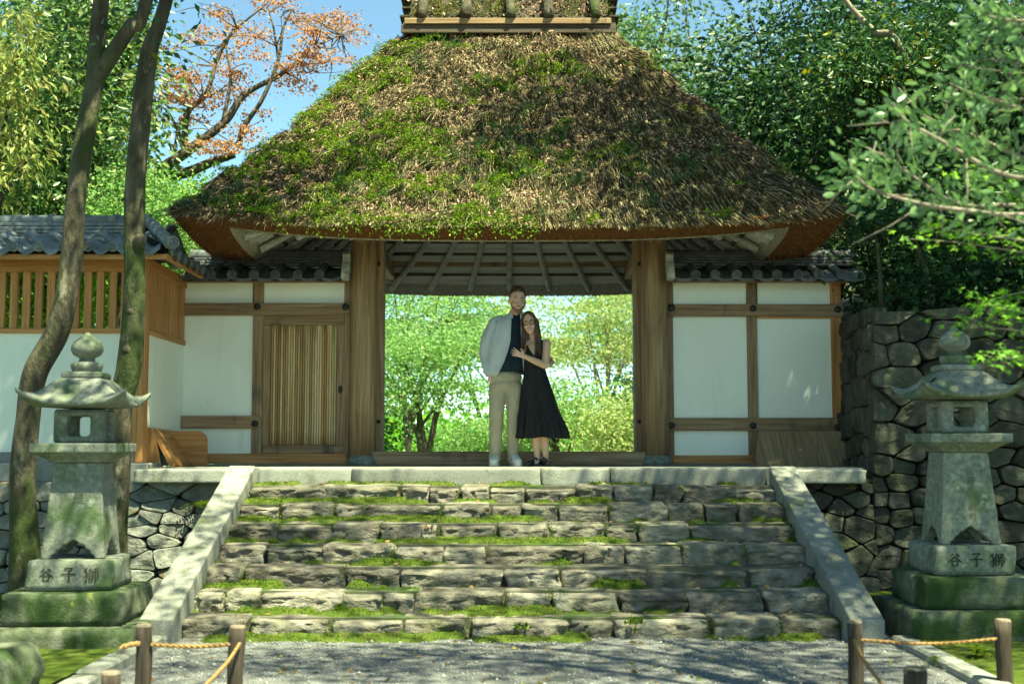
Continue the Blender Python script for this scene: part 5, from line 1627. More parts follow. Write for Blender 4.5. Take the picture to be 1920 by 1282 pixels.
def build_woman():
    O = np.array(((1010 - 960) / 175.0, 13.06, PLAT))
    lx = lambda px: (px - 1010) / 175.0
    lz = lambda py: (873 - py) / 175.0
    A = lambda px, py, y=0.0: np.array((lx(px), y, lz(py)))
    hc = A(992.5, 609, -.05); Rh = Matrix.Rotation(math.radians(-9), 3, 'Y') @ Matrix.Rotation(math.radians(4), 3, 'X') @ Matrix.Rotation(math.radians(-6), 3, 'Z')
    hs = 1.0
    P = [xf((np.asarray(V), F), Rh, hc) for V, F in head_parts(hs * .98)]
    P += [capsule(A(997, 624, -.02), A(1002, 642, .01), .042, .048), capsule(A(989, 645, .02), A(1022, 646, .0), .042, .046)]
    P += [ellip(A(1002, 662, .0), (.105, .085, .12)), ellip(A(1002, 690, .0), (.105, .08, .12)), ellip(A(1005, 718, .01), (.13, .10, .12))]
    sh, el, wr = A(1024.5, 646, -.01), A(1021.5, 687, -.075), A(985, 673, -.225)
    P += [capsule(sh, el, .050, .040), capsule(el, A(1002, 680, -.16), .041, .035), capsule(A(1002, 680, -.16), wr, .035, .025)]
    fw = np.array((-.92, -.02, .38)); fw /= np.linalg.norm(fw)
    sd_ = np.array((-.36, 0, -.92))
    P += hand(wr + (-.005, -.002, 0), fw, sd_, np.array((0, -1.0, 0)), .98, .34, -.05)
    # the far arm goes round his back
    P += [capsule(A(988, 646, .04), A(972, 680, .22), .045, .036), capsule(A(972, 680, .22), A(950, 690, .26), .034, .026)]
    for hx, kx, ax_ in ((1003, 1004, 1007), (1017, 1020, 1023)):
        P += [capsule(A(hx, 735, .01), A(kx, 800, 0), .072, .050), capsule(A(kx, 800, 0), A(kx + 1, 828, .02), .050, .047), capsule(A(kx + 1, 828, .02), A(ax_, 858, .02), .047, .029), capsule(A(ax_, 862, .02), A(ax_, 866, -.03), .025, .020)]
    V, F = blob(P, .005, 3, .35)
    body = ob('person', (V + O, F), SKIN2, smooth=True, origin=O, label='woman with long brown hair and glasses in a black midi dress', cat='person')
    put = lambda name, VF, m, sm=True: ob(name, (np.asarray(VF[0]) + O, VF[1]), CL[m], body, smooth=sm)
    face_bits(body, Rh, hc + O, hs * .98, brow='hairl')
    # glasses
    def rim(sx):
        t = np.linspace(0, 2 * math.pi, 25)
        ce = lambda v: np.sign(v) * np.abs(v) ** .6
        return tube(np.stack([sx * .033 + .024 * ce(np.cos(t)), -.100 + .010 * np.abs(sx * .033 + .024 * np.cos(t)) / .05, .010 + .0185 * ce(np.sin(t))], 1), .0028, 6, False)
    gl = merge(rim(-1), rim(1), tube([(-.010, -.101, .014), (0, -.103, .016), (.010, -.101, .014)], .0026, 6), tube([(-.057, -.090, .016), (-.076, -.03, .014), (-.078, .01, .008)], .0022, 6), tube([(.057, -.090, .016), (.076, -.03, .014), (.078, .01, .008)], .0022, 6))
    put('glasses', xf((gl[0] * hs, gl[1]), Rh, hc), 'glass')
    # hair: a cap and long locks falling in front of both shoulders
    g, t = np.meshgrid(np.linspace(-math.pi, math.pi, 60, endpoint=False), np.linspace(0, 1, 16), indexing='ij')
    lim = np.interp(np.abs(g), [0, .12, .5, .9, 1.3, math.pi], [.66, .72, 1.02, 1.42, 1.75, 2.1])
    th = t * lim
    V = np.stack([.080 * np.sin(th) * np.sin(g), -.100 * np.sin(th) * np.cos(g) + .014, .100 * np.cos(th) + .038], -1).reshape(-1, 3)
    J = np.arange(960).reshape(60, 16); J2 = np.roll(J, -1, 0)
    vf = [xf((V * hs, np.stack([J[:, :-1], J2[:, :-1], J2[:, 1:], J[:, 1:]], -1).reshape(-1, 4).tolist()), Rh, hc)]
    R3 = np.array(Rh.transposed())
    for i in range(150):
        sx = -1 if i % 5 < 2 else 1
        u = rnd.random()
        top = np.array((sx * rnd.uniform(.004, .03), -.05 - .03 * rnd.random() + .09 * u, .128 - .03 * u))
        temple = np.array((sx * (.078 + .006 * rnd.random()), -.055 + .12 * u, .035))
        ear = np.array((sx * (.066 + .018 * u + .006 * rnd.random()), -.062 + .12 * u, -.05))
        pts = [hc + p * hs @ R3 for p in (top, temple, ear)]
        if sx > 0: e1, e2 = A(rnd.uniform(1003, 1014), 640, -.10 + .12 * u), A(rnd.uniform(1001, 1014), rnd.uniform(655, 672), -.115 + .10 * u)
        else: e1, e2 = A(rnd.uniform(978, 986), 636, -.10 + .10 * u), A(rnd.uniform(976, 985), rnd.uniform(645, 660), -.12 + .10 * u)
        vf.append(tube(spline(pts + [e1, e2], 12), np.array([.004, .008, .009, .010, .010, .010, .010, .009, .008, .007, .005, .002]), 5))
    put('hair', merge(*vf), 'hairl')
    # dress: bodice with a V neck, then a flared skirt with a gathered tier
    a2 = np.linspace(0, 2 * math.pi, 120, endpoint=False)
    rings = []
    for py, x0, x1, ry in ((676, 983, 1020, .100), (690, 982, 1021.5, .098), (702, 981.5, 1025, .108), (722, 979.5, 1031.5, .125), (745, 977, 1038, .140), (762, 975.5, 1042.5, .150), (774, 974.5, 1046, .158), (776, 974, 1047, .162), (790, 972, 1052, .178), (806, 970, 1058, .195), (820, 967.5, 1062, .205)):
        cx, rx = (lx(x0) + lx(x1)) / 2, (lx(x1) - lx(x0)) / 2
        k = smooth(690, 775, py) * .034 + (smooth(775, 800, py) * .035 if py > 775 else 0)
        fo = 1 + k / rx * 1.0 * (np.sin(a2 * 11 + 1.3 * np.sin(a2 * 3)) * .5 + np.sin(a2 * 23 + 2) * .3) 
        zz = np.full(120, lz(py))
        if py == 820: zz = zz + .008 * np.sin(a2 * 7) - .006
        rings.append(np.stack([cx + rx * np.cos(a2) * fo, .01 + ry * np.sin(a2) * fo, zz], 1))
    V, F = loft(rings, cap=False)
    skirt = (V, F)
    br = []
    vx = 1000
    for py, x0, x1, ry, op in ((646, 990, 1019.5, .082, 13.5), (652, 986, 1020, .092, 11), (658, 984.5, 1020, .102, 7.5), (664, 984, 1020, .107, 3.5), (668, 983.5, 1020, .107, .6), (677, 983, 1020, .103, .05)):
        cx, rx = (lx(x0) + lx(x1)) / 2, (lx(x1) - lx(x0)) / 2
        f = lambda px: -math.acos(max(-.99, min(.99, (lx(px) - cx) / rx)))
        br.append((lz(py), cx, .0, rx, ry, f(vx + op), f(vx - op) + 2 * math.pi))
    strap = [tube(spline([A(1013, 650, -.075), A(1016, 641, -.035), A(1015, 642, .03), A(1013, 652, .07)], 10), .013, 8)]
    put('dress', merge(skirt, open_loft(br, .006), *strap), 'dress')
    # shoes
    for px, tilt, yo in ((1003, -.55, -.0), (1019, .25, .0)):
        c = A(px, 873, yo)
        def ringy(y, w, h, n=16):
            t = np.linspace(0, 2 * math.pi, n, endpoint=False)
            return np.stack([w * np.cos(t), np.full(n, y), np.maximum(.008 + h * .5 + h * .5 * np.sin(t), .003)], 1)
        V, F = loft([ringy(-.175, .010, .025), ringy(-.165, .028, .04), ringy(-.13, .038, .052), ringy(-.08, .040, .066), ringy(-.03, .038, .082), ringy(.02, .035, .092), ringy(.055, .032, .09), ringy(.072, .02, .08)])
        put('shoe', (rotz(V, tilt) + c, F), 'black')
        st = []
        for k in range(4):
            sx = 1
            y0, y1 = (-.075 + .022 * k, -.045 + .022 * k) if k < 2 else (-.015, -.085) if k == 2 else (.055, -.005)
            z0, z1 = (.065, .014) if k < 2 else (.045, .024) if k == 2 else (.06, .045)
            st.append(tube([(sx * .0385, y0, z0), (sx * .042, (y0 + y1) / 2, (z0 + z1) / 2), (sx * .0415, y1, z1)], .0042, 5))
        V, F = merge(*st)
        put('shoe_stripes', (rotz(V, tilt) + c, F), 'white')
    return body
man = build_man()
woman = build_woman()
# ------------------------------------------------------------------ trees
def in_ellipsoids(ells, n):
    """points spread through ellipsoids, denser towards the skin"""
    vol = np.array([r[0] * r[1] * r[2] for c, r in ells]) ** .8
    pick = rng.choice(len(ells), n, p=vol / vol.sum())
    d = rng.normal(0, 1, (n, 3)); d /= np.linalg.norm(d, axis=1)[:, None]
    k = rng.random(n) ** .45
    c = np.array([e[0] for e in ells])[pick]; r = np.array([e[1] for e in ells])[pick]
    return c + d * k[:, None] * r, d

def foliage(ells, clumps, per, size, aspect=.5, cr=.35, flat=.6, droop=.3, jitter=.7):
    C, O = in_ellipsoids(ells, clumps)
    C = C[C[:, 2] > 1.2] if len(C[C[:, 2] > 1.2]) > 10 else C
    n = len(C) * per
    c = np.repeat(C, per, 0)
    off = rng.normal(0, 1, (n, 3)) * np.array((cr, cr, cr * flat)) * np.repeat(rng.uniform(.5, 1.3, len(C)), per)[:, None]
    P = c + off
    out = off / (np.linalg.norm(off, axis=1)[:, None] + 1e-9)
    D = out * .8 + rng.normal(0, jitter, (n, 3)) * (1, 1, .6) - np.array((0, 0, droop))
    S = np.array((0, 0, 1.0)) + rng.normal(0, .55, (n, 3))
    return leaf_quads(P, D, np.cross(D, S), size, size * aspect), C

def limb(p, q, r0, r1, wob=.12, n=9, rise=.15):
    p, q = np.asarray(p, float), np.asarray(q, float)
    l = np.linalg.norm(q - p)
    m1, m2 = p + (q - p) * .35 + rng.normal(0, wob * l * .5, 3) + (0, 0, rise * l * .5), p + (q - p) * .7 + rng.normal(0, wob * l * .5, 3) + (0, 0, rise * l * .3)
    return tube(spline([p, m1, m2, q], n), np.linspace(r0, r1, n), 6)

def tree(name, label, trunk, radii, ells, clumps, per, size, leaf, bark='bark', group=None, limbs=14, extra=(), limb_r=.05, cat='tree', lstart=.55, **kw):
    trunk = np.asarray(trunk, float)
    root = empty(name, trunk[0], label, cat, group)
    P = spline(trunk, 10 * len(trunk))
    R = np.interp(np.linspace(0, 1, len(P)), np.linspace(0, 1, len(radii)), radii)
    R = R * (1 + .12 * (fbm(P * 3, 2, 5) - .5))
    (V, F), C = foliage(ells, clumps, per, size, **kw)
    vf = [tube(P, R, 12)]
    for pts, r0, r1 in extra: vf.append(tube(spline(pts, 8 * len(pts)), np.linspace(r0, r1, 8 * len(pts)), 8))
    for i in range(limbs):
        c = C[rng.integers(len(C))]
        j = int(len(P) * rng.uniform(lstart, 1.0)) - 1
        vf.append(limb(P[j], c, min(R[j] * .6, limb_r), .008))
    ob('trunk', merge(*vf), M[bark], root, smooth=True)
    ob('crown', (V, F), M[leaf], root, kind='stuff')
    return root

def px(path, Y): return [W(a, b, Y) for a, b in path]

# two slender trunks before the wing
tA = px([(48, 1140), (46, 1010), (42, 900), (52, 790), (66, 700), (110, 615), (133, 500), (140, 400), (152, 300), (165, 220), (178, 150)], 10.5)
tA += [np.array((-3.55, 10.45, 6.2)), np.array((-3.4, 10.3, 8.2))]
tA[11] = W(190, 0, 10.5); tA[12] = np.array((-3.3, 10.3, 8.0))
forkA = px([(178, 152), (205, 110), (245, 50), (275, 0)], 10.5) + [np.array((-2.7, 10.2, 7.4))]
tree('slender_tree', 'slender forked tree trunk before the wing, the leftmost of the two', tA, [.15, .12, .105, .10, .104, .10, .095, .09, .086, .084, .082, .07, .04],
     [((-3.4, 10.2, 8.0), (1.7, 1.4, 1.1)), ((-2.6, 10.0, 7.6), (1.0, 1.0, .6))], 150, 45, .085, 'lf_mid', extra=[(forkA, .085, .045)], cr=.3, lstart=.93, limbs=7, group='slender trees before the wing')
tB = px([(212, 1130), (214, 1000), (222, 880), (225, 770), (243, 680), (252, 560), (252, 440), (254, 340), (262, 250), (270, 170), (282, 90), (312, 0)], 10.9) + [np.array((-2.6, 10.7, 7.6))]
tree('slender_tree', 'slender mossy tree trunk beside the wing corner post, behind the left lantern', tB, [.14, .115, .105, .105, .11, .098, .095, .092, .09, .088, .075, .06, .035],
     [((-2.5, 10.6, 7.9), (1.6, 1.3, 1.1)), (W(330, -15, 10.8), (.28, .25, .10)), (W(225, 70, 10.7), (.10, .12, .12)), (W(275, 40, 10.6), (.16, .15, .12)), (W(120, 10, 10.6), (.3, .3, .2))], 150, 45, .085, 'lf_mid', cr=.28, lstart=.93, limbs=7, group='slender trees before the wing')

tb = bpy.data.objects['slender_tree.001']
for (a, b, r) in ((262, 452, .055), (246, 585, .04), (240, 655, .05)):
    p = W(a, b, 10.83)
    V, F = ellip(p, (r, r * .9, r * 1.25)); V = V + (fbm(V * 14, 2, 3)[:, None] - .5) * .02
    ob('knot', (V, F), M['bark'], tb, smooth=True)
# trees behind the wing, left
tree('evergreen_tree', 'broad-leaved evergreen tree with glossy leaves behind the wing roof, far left', [(-5.9, 15.6, .9), (-5.8, 15.6, 3), (-5.6, 15.5, 5.5)], [.2, .16, .07],
     [((-5.75, 15.4, 5.8), (1.4, 1.2, 1.8)), ((-5.45, 15.6, 6.9), (.7, .8, .8)), ((-6.6, 15.3, 4.0), (1.0, 1.0, .9))], 430, 50, .105, 'lf_ever', 'bark_dark', cr=.26, droop=.5, aspect=.42)
tree('evergreen_tree', 'tree with drooping yellow young leaves at the far left edge', [(-6.5, 13.9, .9), (-6.3, 13.9, 3), (-6.0, 13.8, 4.6)], [.14, .1, .04],
     [((-5.85, 13.7, 4.75), (.42, .5, 1.5)), ((-5.7, 13.7, 5.9), (.4, .4, .5))], 34, 60, .11, 'lf_young', 'bark_dark', cr=.16, droop=1.1, aspect=.34, limbs=8)
tree('maple_tree', 'bright green maple behind the wing roof, left of the gate', [(-5.2, 17.8, .9), (-5.1, 17.6, 2.6), (-4.9, 17.4, 4.0)], [.16, .12, .06],
     [((-5.0, 17.0, 4.55), (2.2, 1.3, .75)), ((-4.1, 16.8, 3.7), (1.0, .9, .7)), ((-6.2, 16.6, 3.6), (1.6, 1.0, .7))], 320, 80, .06, 'lf_maple', cr=.34, flat=.28, aspect=.7)
tree('maple_tree', 'small pale maple spreading just above the wing roof, behind the two trunks', [(-4.9, 14.9, .9), (-4.8, 14.9, 2.6), (-4.6, 14.8, 3.9)], [.09, .07, .03],
     [((-4.55, 14.8, 4.35), (1.0, .5, .50)), ((-4.0, 14.9, 3.75), (.55, .4, .35)), ((-5.2, 14.7, 3.9), (.7, .5, .4))], 150, 70, .05, 'lf_garden', cr=.22, flat=.25, aspect=.7, limbs=8)
tree('maple_tree', 'light green maple seen through the slats of the wing', [(-6.4, 16.4, .9), (-6.3, 16.2, 2), (-6.0, 16.0, 2.8)], [.1, .08, .04],
     [((-6.0, 15.8, 2.8), (2.6, .7, .9))], 240, 60, .07, 'lf_maple', cr=.28, flat=.4, aspect=.7, limbs=9)
tree('conifer_tree', 'tall dim evergreen far behind the left trees', [(-9.5, 24, .6), (-9.4, 24, 5), (-9.2, 24, 9)], [.3, .24, .1],
     [((-9.6, 24, 7.0), (2.4, 2.0, 3.0)), ((-8.6, 23, 5), (2.2, 1.6, 2.4))], 300, 60, .16, 'lf_ever', 'bark_dark', cr=.5)
# the orange maple: limbs traced against the sky
Ym = 16.4
mb = [(px([(250, 400), (290, 330), (350, 285), (420, 230), (455, 182), (505, 150), (560, 118)], Ym), .10, .018),
      (px([(345, 290), (352, 212), (386, 178), (410, 105), (440, 58), (503, 5)], Ym), .05, .012),
      (px([(418, 232), (432, 150), (424, 88)], Ym), .035, .008),
      (px([(448, 276), (456, 240), (492, 186), (522, 112), (531, 55), (548, 18)], Ym), .045, .010),
      (px([(480, 166), (530, 140), (580, 95), (640, 66)], Ym), .025, .006),
      (px([(522, 112), (512, 48), (500, 12)], Ym), .02, .006),
      (px([(300, 325), (345, 325), (400, 303), (440, 290)], Ym + .3), .09, .05),
      (px([(352, 285), (318, 215), (290, 190)], Ym), .03, .006),
      (px([(325, 300), (335, 240), (360, 175), (345, 120)], Ym + .5), .025, .006)]
spots = [(400, 28, 50), (432, 52, 60), (385, 70, 40), (470, 70, 55), (515, 12, 60), (550, 40, 30), (618, 42, 60), (655, 60, 45), (590, 95, 60), (560, 120, 50), (620, 105, 60), (655, 95, 35), (545, 152, 45), (335, 145, 55), (365, 165, 50),
         (400, 188, 55), (432, 170, 40), (330, 180, 45), (318, 100, 22), (300, 215, 35), (460, 105, 50), (430, 272, 60), (395, 285, 60), (480, 215, 30), (455, 250, 40), (440, 130, 40), (580, 60, 35), (640, 30, 40), (370, 225, 30), (660, 120, 30)]
ells = [(W(a, b, Ym + rnd.uniform(-.5, .5)), (r / 2300 * Ym, .35, r / 2300 * Ym * .30)) for a, b, r in spots]
nodes = np.concatenate([spline(q, 12) for q, _, _ in mb])
for c, r in ells:
    j = int(np.argmin(np.linalg.norm(nodes - c, axis=1)))
    for _ in range(3):
        e = np.asarray(c) + rng.normal(0, 1, 3) * np.asarray(r) * .8
        mb.append(([nodes[j], (nodes[j] + e) / 2 + rng.normal(0, .06, 3), e], .011, .003))
tree('maple_tree', 'sparse orange-leaved maple spreading against the sky left of the thatched roof', [(-5.6, Ym + .2, .9), (-5.5, Ym + .1, 2.4), mb[0][0][0]], [.22, .18, .12],
     ells, 150, 46, .042, 'lf_red', 'bark_twig', cr=.12, flat=.25, aspect=.75, limbs=0, extra=mb)

# trees on the right
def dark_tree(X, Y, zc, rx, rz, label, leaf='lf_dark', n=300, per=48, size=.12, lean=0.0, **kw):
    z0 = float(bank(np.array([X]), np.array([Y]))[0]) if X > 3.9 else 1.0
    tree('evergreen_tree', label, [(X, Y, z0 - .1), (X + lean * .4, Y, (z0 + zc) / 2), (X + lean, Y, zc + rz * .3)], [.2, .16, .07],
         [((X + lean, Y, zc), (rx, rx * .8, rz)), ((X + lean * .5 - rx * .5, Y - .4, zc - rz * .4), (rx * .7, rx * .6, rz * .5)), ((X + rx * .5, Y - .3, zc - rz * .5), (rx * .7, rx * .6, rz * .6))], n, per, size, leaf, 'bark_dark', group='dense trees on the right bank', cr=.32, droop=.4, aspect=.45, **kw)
dark_tree(4.3, 18.6, 6.6, 1.5, 2.0, 'dark evergreen crown just right of the roof ridge', n=330)
dark_tree(5.2, 17.2, 5.8, 1.8, 2.4, 'dense dark evergreen behind the right hip of the thatched roof', n=340)
dark_tree(6.4, 14.8, 5.4, 1.6, 2.2, 'dark evergreen rising above the tall stone wall', n=330)
dark_tree(8.0, 15.8, 6.0, 2.0, 2.6, 'large dark tree at the upper right, behind the others', n=320)
dark_tree(4.7, 14.9, 4.1, .95, 1.0, 'low dark shrub-like tree between the wall roof and the stone wall', n=190, size=.09)
dark_tree(6.1, 13.5, 3.5, 1.4, .9, 'dark undergrowth tree hanging over the top of the stone wall', n=260, size=.09)
dark_tree(5.0, 15.6, 6.3, 1.0, .7, 'mid green leafy tree with scattered yellow leaves, above the right of the roof', 'lf_mid', n=170, size=.10)
dark_tree(2.9, 24.5, 8.8, 2.6, 2.6, 'sunlit pale green tree far behind the roof ridge, right', 'lf_ever', n=400, size=.12)
dark_tree(8.5, 24, 9, 3.6, 4.0, 'tall dim tree at the back of the right bank', n=420, per=60, size=.16)
dark_tree(12.5, 19, 8, 3.0, 3.6, 'tall dim tree beyond the right edge of the picture', n=260, per=50, size=.16)
for path, r, lab in (([(1652, 575), (1650, 520), (1645, 470), (1640, 420)], .03, 'thin pale stem above the stone wall, left one'), ([(1742, 580), (1738, 520), (1722, 470), (1712, 420)], .04, 'thin curved stem above the stone wall, right one')):
    P = px(path, 12.9); P[0][2] -= .3
    sp = empty('sapling', P[0], lab, 'sapling', 'thin stems above the stone wall')
    ob('trunk', tube(spline(P, 14), np.linspace(r, r * .5, 14), 8), M['bark'], sp, smooth=True)
    (V, F), _ = foliage([(P[-1], (.4, .3, .2))], 8, 40, .08, cr=.15)
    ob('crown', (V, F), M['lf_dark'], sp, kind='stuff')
iv = empty('wall_shrub', (5.4, 12.9, 2.7), 'dark low shrubs along the top of the tall stone wall', 'shrub')
(V, F), C_ = foliage([((x, 12.95 + .15 * rnd.random(), 2.95 + .12 * rnd.random()), (.5, .35, .32)) for x in np.arange(4.4, 7.6, .45)], 190, 46, .075, cr=.16, droop=.5)
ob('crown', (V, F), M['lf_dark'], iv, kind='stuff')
ob('stem', merge(*[limb((c[0], 13.0, 2.5), c, .012, .004) for c in C_[::12]]), M['bark_dark'], iv)
# pale limb crossing the upper right
P = px([(1560, -30), (1600, 20), (1640, 60), (1690, 95)], 14.9)
lt = empty('leaning_tree', (6.3, 16.4, 3.0), 'leaning tree whose bare pale limb crosses the upper right', 'tree')
ob('trunk', merge(tube(spline([(6.3, 16.4, 2.9), (5.9, 16.2, 4.8), P[3], P[2], P[1], P[0], (3.5, 14.8, 7.6)], 40), np.linspace(.055, .025, 40), 9)), M['bark_pale'], lt, smooth=True)
(V, F), _ = foliage([((3.5, 14.8, 8.0), (1.0, 1.0, .6))], 60, 40, .09)
ob('crown', (V, F), M['lf_mid'], lt, kind='stuff')

# garden seen through the gate
def garden_tree(X, Y, zc, rx, rz, leaf, label, n=220, per=70, size=.06, base_z=.2, flat=.2, fork=True, bark='bark', **kw):
    g = 1.5
    X, Y, zc, rx, rz, size = X * g, Y * g, EYE + (zc - EYE) * g, rx * g, rz * g, size * 1.35
    b = np.array((X + rnd.uniform(-.3, .3), Y + .3, base_z))
    top = np.array((X, Y, zc - rz * .3))
    ex = []
    for sg in ((-1, 1, -.5, .6) if fork else ()):
        e = np.array((X + sg * rx * rnd.uniform(.5, .8), Y - .3, zc + rnd.uniform(-.2, .3) * rz)); f0 = b + (top - b) * rnd.uniform(.15, .4)
        ex.append(([f0, f0 + (e - f0) * (.4, .4, .5) + rng.normal(0, .08, 3), e], .07, .012))
    tree('maple_tree', label, [b, b + (top - b) * .5 + (rnd.uniform(-.2, .2), 0, 0), top], [.11, .08, .04],
         [((X, Y, zc), (rx, rx * .6, rz)), ((X - rx * .5, Y - .2, zc - rz * .7), (rx * .6, rx * .4, rz * .45)), ((X + rx * .55, Y - .1, zc - rz * .5), (rx * .6, rx * .4, rz * .45))], n, per, size, leaf, bark, 'garden trees seen through the gate', extra=ex, cr=.50, flat=flat, aspect=.75, limbs=8, **kw)
garden_tree(-1.5, 20.6, 2.9, 1.15, .95, 'lf_garden', 'green maple with forked stems seen through the gate, left half', n=160)
garden_tree(-2.1, 23.5, 4.3, 1.8, 1.2, 'lf_garden', 'tall green maple behind, upper left of the gate opening', n=180)
garden_tree(.75, 21.3, 2.1, .75, .55, 'lf_garden', 'small bright maple to the right of the woman, seen through the gate', n=120)
garden_tree(1.9, 24.5, 3.9, 1.3, 1.1, 'lf_yellow', 'yellow-green tree at the upper right of the gate opening', n=160, bark='bark_pale')
garden_tree(2.0, 20.4, 1.75, .65, .55, 'lf_yellow', 'yellowish shrub at the lower right of the gate opening', n=110, size=.07, flat=.6)
garden_tree(2.7, 22.8, 2.5, .8, .45, 'lf_mid', 'dark green tree at the right edge of the gate opening', n=90)
garden_tree(-.5, 28, 4.2, 2.0, 1.0, 'lf_yellow', 'pale yellow-green tree in the middle distance behind the couple', n=140, size=.08)
garden_tree(-2.9, 21, 1.7, .7, .5, 'lf_mid', 'low green shrub at the lower left of the gate opening', n=90, size=.07, flat=.6)
garden_tree(-.4, 22.3, 1.6, 1.0, .35, 'lf_garden', 'low hedge-like maple spray behind the man', n=110)
garden_tree(3.8, 31, 5.2, 2.6, 1.5, 'lf_garden', 'far green tree beyond the right side of the gate opening', n=140, size=.10)
garden_tree(-4.6, 31, 5.0, 2.6, 1.7, 'lf_garden', 'far green tree beyond the left side of the gate opening', n=140, size=.10)
# far wood
(V, F), _ = foliage([((x, 58 + rnd.uniform(-4, 4), rnd.uniform(.8, 1.6)), (4.5, 3, 1.6)) for x in np.arange(-60, 61, 6.0)], 1500, 40, .4, cr=.8, aspect=.7)
ob('far_wood', (V, F), M['lf_maple'], kind='stuff', label='far green wood closing the view behind the garden', cat='wood')

# ------------------------------------------------------------------ branches near the camera on the right
def oval_leaves(P, D, S, L_, Wd):
    """pointed oval leaves with a crease: eight triangles"""
    n = len(P)
    D = D / np.linalg.norm(D, axis=1)[:, None]; S = np.cross(D, S); S /= np.linalg.norm(S, axis=1)[:, None]; Nn = np.cross(S, D)
    k = rng.uniform(.65, 1.25, n)[:, None]; l, w = L_ * k, Wd * k
    cols = [P]
    for t, ww in ((.2, .38), (.5, .5), (.8, .30)):
        m = P + D * l * t - Nn * l * .12 * t ** 2
        cols += [m + S * w * ww + Nn * w * .14, m, m - S * w * ww + Nn * w * .14]
    cols.append(P + D * l - Nn * l * .14)
    V = np.stack(cols, 1).reshape(-1, 3)
    f = np.array([(0, 2, 1), (0, 3, 2), (1, 2, 5), (1, 5, 4), (2, 3, 6), (2, 6, 5), (4, 5, 8), (4, 8, 7), (5, 6, 9), (5, 9, 8), (7, 8, 10), (8, 9, 10)])
    return V, (f[None] + 11 * np.arange(n)[:, None, None]).reshape(-1, 3)

cam_tw = [[(2050, 430), (1850, 400), (1740, 385), (1640, 358), (1605, 330), (1590, 300)], [(2050, 360), (1880, 330), (1760, 270), (1690, 235), (1660, 205)], [(1960, 400), (1800, 385), (1700, 330), (1640, 290)],
          [(2050, 260), (1900, 215), (1800, 200), (1740, 190)], [(2050, 150), (1930, 120), (1850, 110), (1800, 125)], [(1990, 330), (1870, 280), (1790, 250), (1740, 262)], [(2050, 80), (1960, 40), (1900, 30), (1850, 15)], [(2050, 200), (1950, 180), (1890, 160)]]
Yc = 5.6
cb = empty('camellia_shrub', (3.6, 5.2, 0), 'out of focus camellia branches with pale green leaves at the upper right, near the camera', 'shrub')
vf = [tube(spline([(3.6, 5.2, 0), (3.5, 5.3, 1.4), (3.2, 5.5, 2.4), (3.0, 5.6, 3.2)], 20), np.linspace(.07, .03, 20), 9)]
LP, LD = [], []
for tw in cam_tw:
    Yt = Yc + rnd.uniform(-.5, .5)
    P = np.array(px(tw, Yt)); P[:, 1] += np.linspace(0, rnd.uniform(-.3, .3), len(P))
    Q = spline(np.vstack([[(3.2, 5.5, P[0][2] - .5)], P]), 40)
    vf.append(tube(Q, np.linspace(.016, .003, 40), 5))
    for i in range(6, 40):
        for _ in range(rnd.randint(5, 8)):
            d = rng.normal(0, 1, 3); d /= np.linalg.norm(d)
            tip = Q[i] + d * rnd.uniform(.02, .16) * (1, 1, .8)
            LP.append(tip); LD.append(d * .8 + (Q[min(i + 1, 39)] - Q[i - 1]) * 8 + np.array((-.2, 0, .1)))
        if i % 4 == 0:
            e = Q[i] + rng.normal(0, .13, 3); vf.append(tube([Q[i], (Q[i] + e) / 2 + rng.normal(0, .01, 3), e], [.004, .003, .002], 4))
ob('trunk', merge(*vf), M['bark_pale'], cb, smooth=True)
LP, LD = np.array(LP), np.array(LD)
V, F = oval_leaves(LP, LD, np.cross(LD, np.array((0, -.5, 1.0)) + rng.normal(0, .4, LP.shape)), .054, .024)
ob('crown', (V, F), M['lf_camellia'], cb, smooth=True, kind='stuff')

def maple_leaf_mesh():
    pts = [(0, 0)]
    tips = [(-100, .55), (-52, .85), (0, 1.0), (52, .85), (100, .55)]
    poly = [(0, -.05)]
    for i, (a, l) in enumerate(tips):
        r = math.radians(a)
        poly.append((l * math.sin(r), l * math.cos(r)))
        if i < 4:
            b = math.radians((a + tips[i + 1][0]) / 2); poly.append((.30 * math.sin(b), .30 * math.cos(b)))
    return np.array(poly)
ML = maple_leaf_mesh()
def maple_leaves(P, D, N_, size):
    n = len(P); D = D / np.linalg.norm(D, axis=1)[:, None]
    S = np.cross(D, N_); S /= np.linalg.norm(S, axis=1)[:, None]; N2 = np.cross(S, D)
    k = (size * rng.uniform(.6, 1.2, n))[:, None, None]
    V = P[:, None, :] + k * (ML[None, :, 0:1] * S[:, None, :] + ML[None, :, 1:2] * D[:, None, :] - .18 * (np.abs(ML[None, :, 0:1]) ** 1.5) * N2[:, None, :])
    m = len(ML)
    f = np.array([(0, 1, 2), (0, 2, 4), (2, 3, 4), (0, 4, 6), (4, 5, 6), (0, 6, 8), (6, 7, 8), (0, 8, 9)])
    return V.reshape(-1, 3), (f[None] + m * np.arange(n)[:, None, None]).reshape(-1, 3)
sp_tw = [[(2050, 490), (1900, 470), (1800, 455), (1690, 447)], [(2050, 475), (1880, 445), (1790, 432), (1740, 425)], [(2050, 640), (1930, 622), (1840, 612), (1765, 602)], [(2050, 590), (1930, 585), (1870, 575), (1830, 565)], [(2050, 690), (1930, 672), (1880, 670), (1850, 668)], [(2050, 540), (1940, 545), (1880, 560), (1860, 600)], [(1960, 400), (1900, 360), (1850, 340), (1790, 335)]]
ms = empty('maple_sapling', (3.4, 6.0, 0), 'out of focus maple sprigs with small bright leaves hanging before the right lantern', 'sapling')
vf = [tube(spline([(3.4, 6.0, 0), (3.3, 6.0, 1.2), (3.15, 6.0, 2.4), (3.1, 6.0, 3.4)], 20), np.linspace(.04, .015, 20), 8)]
LP, LD = [], []
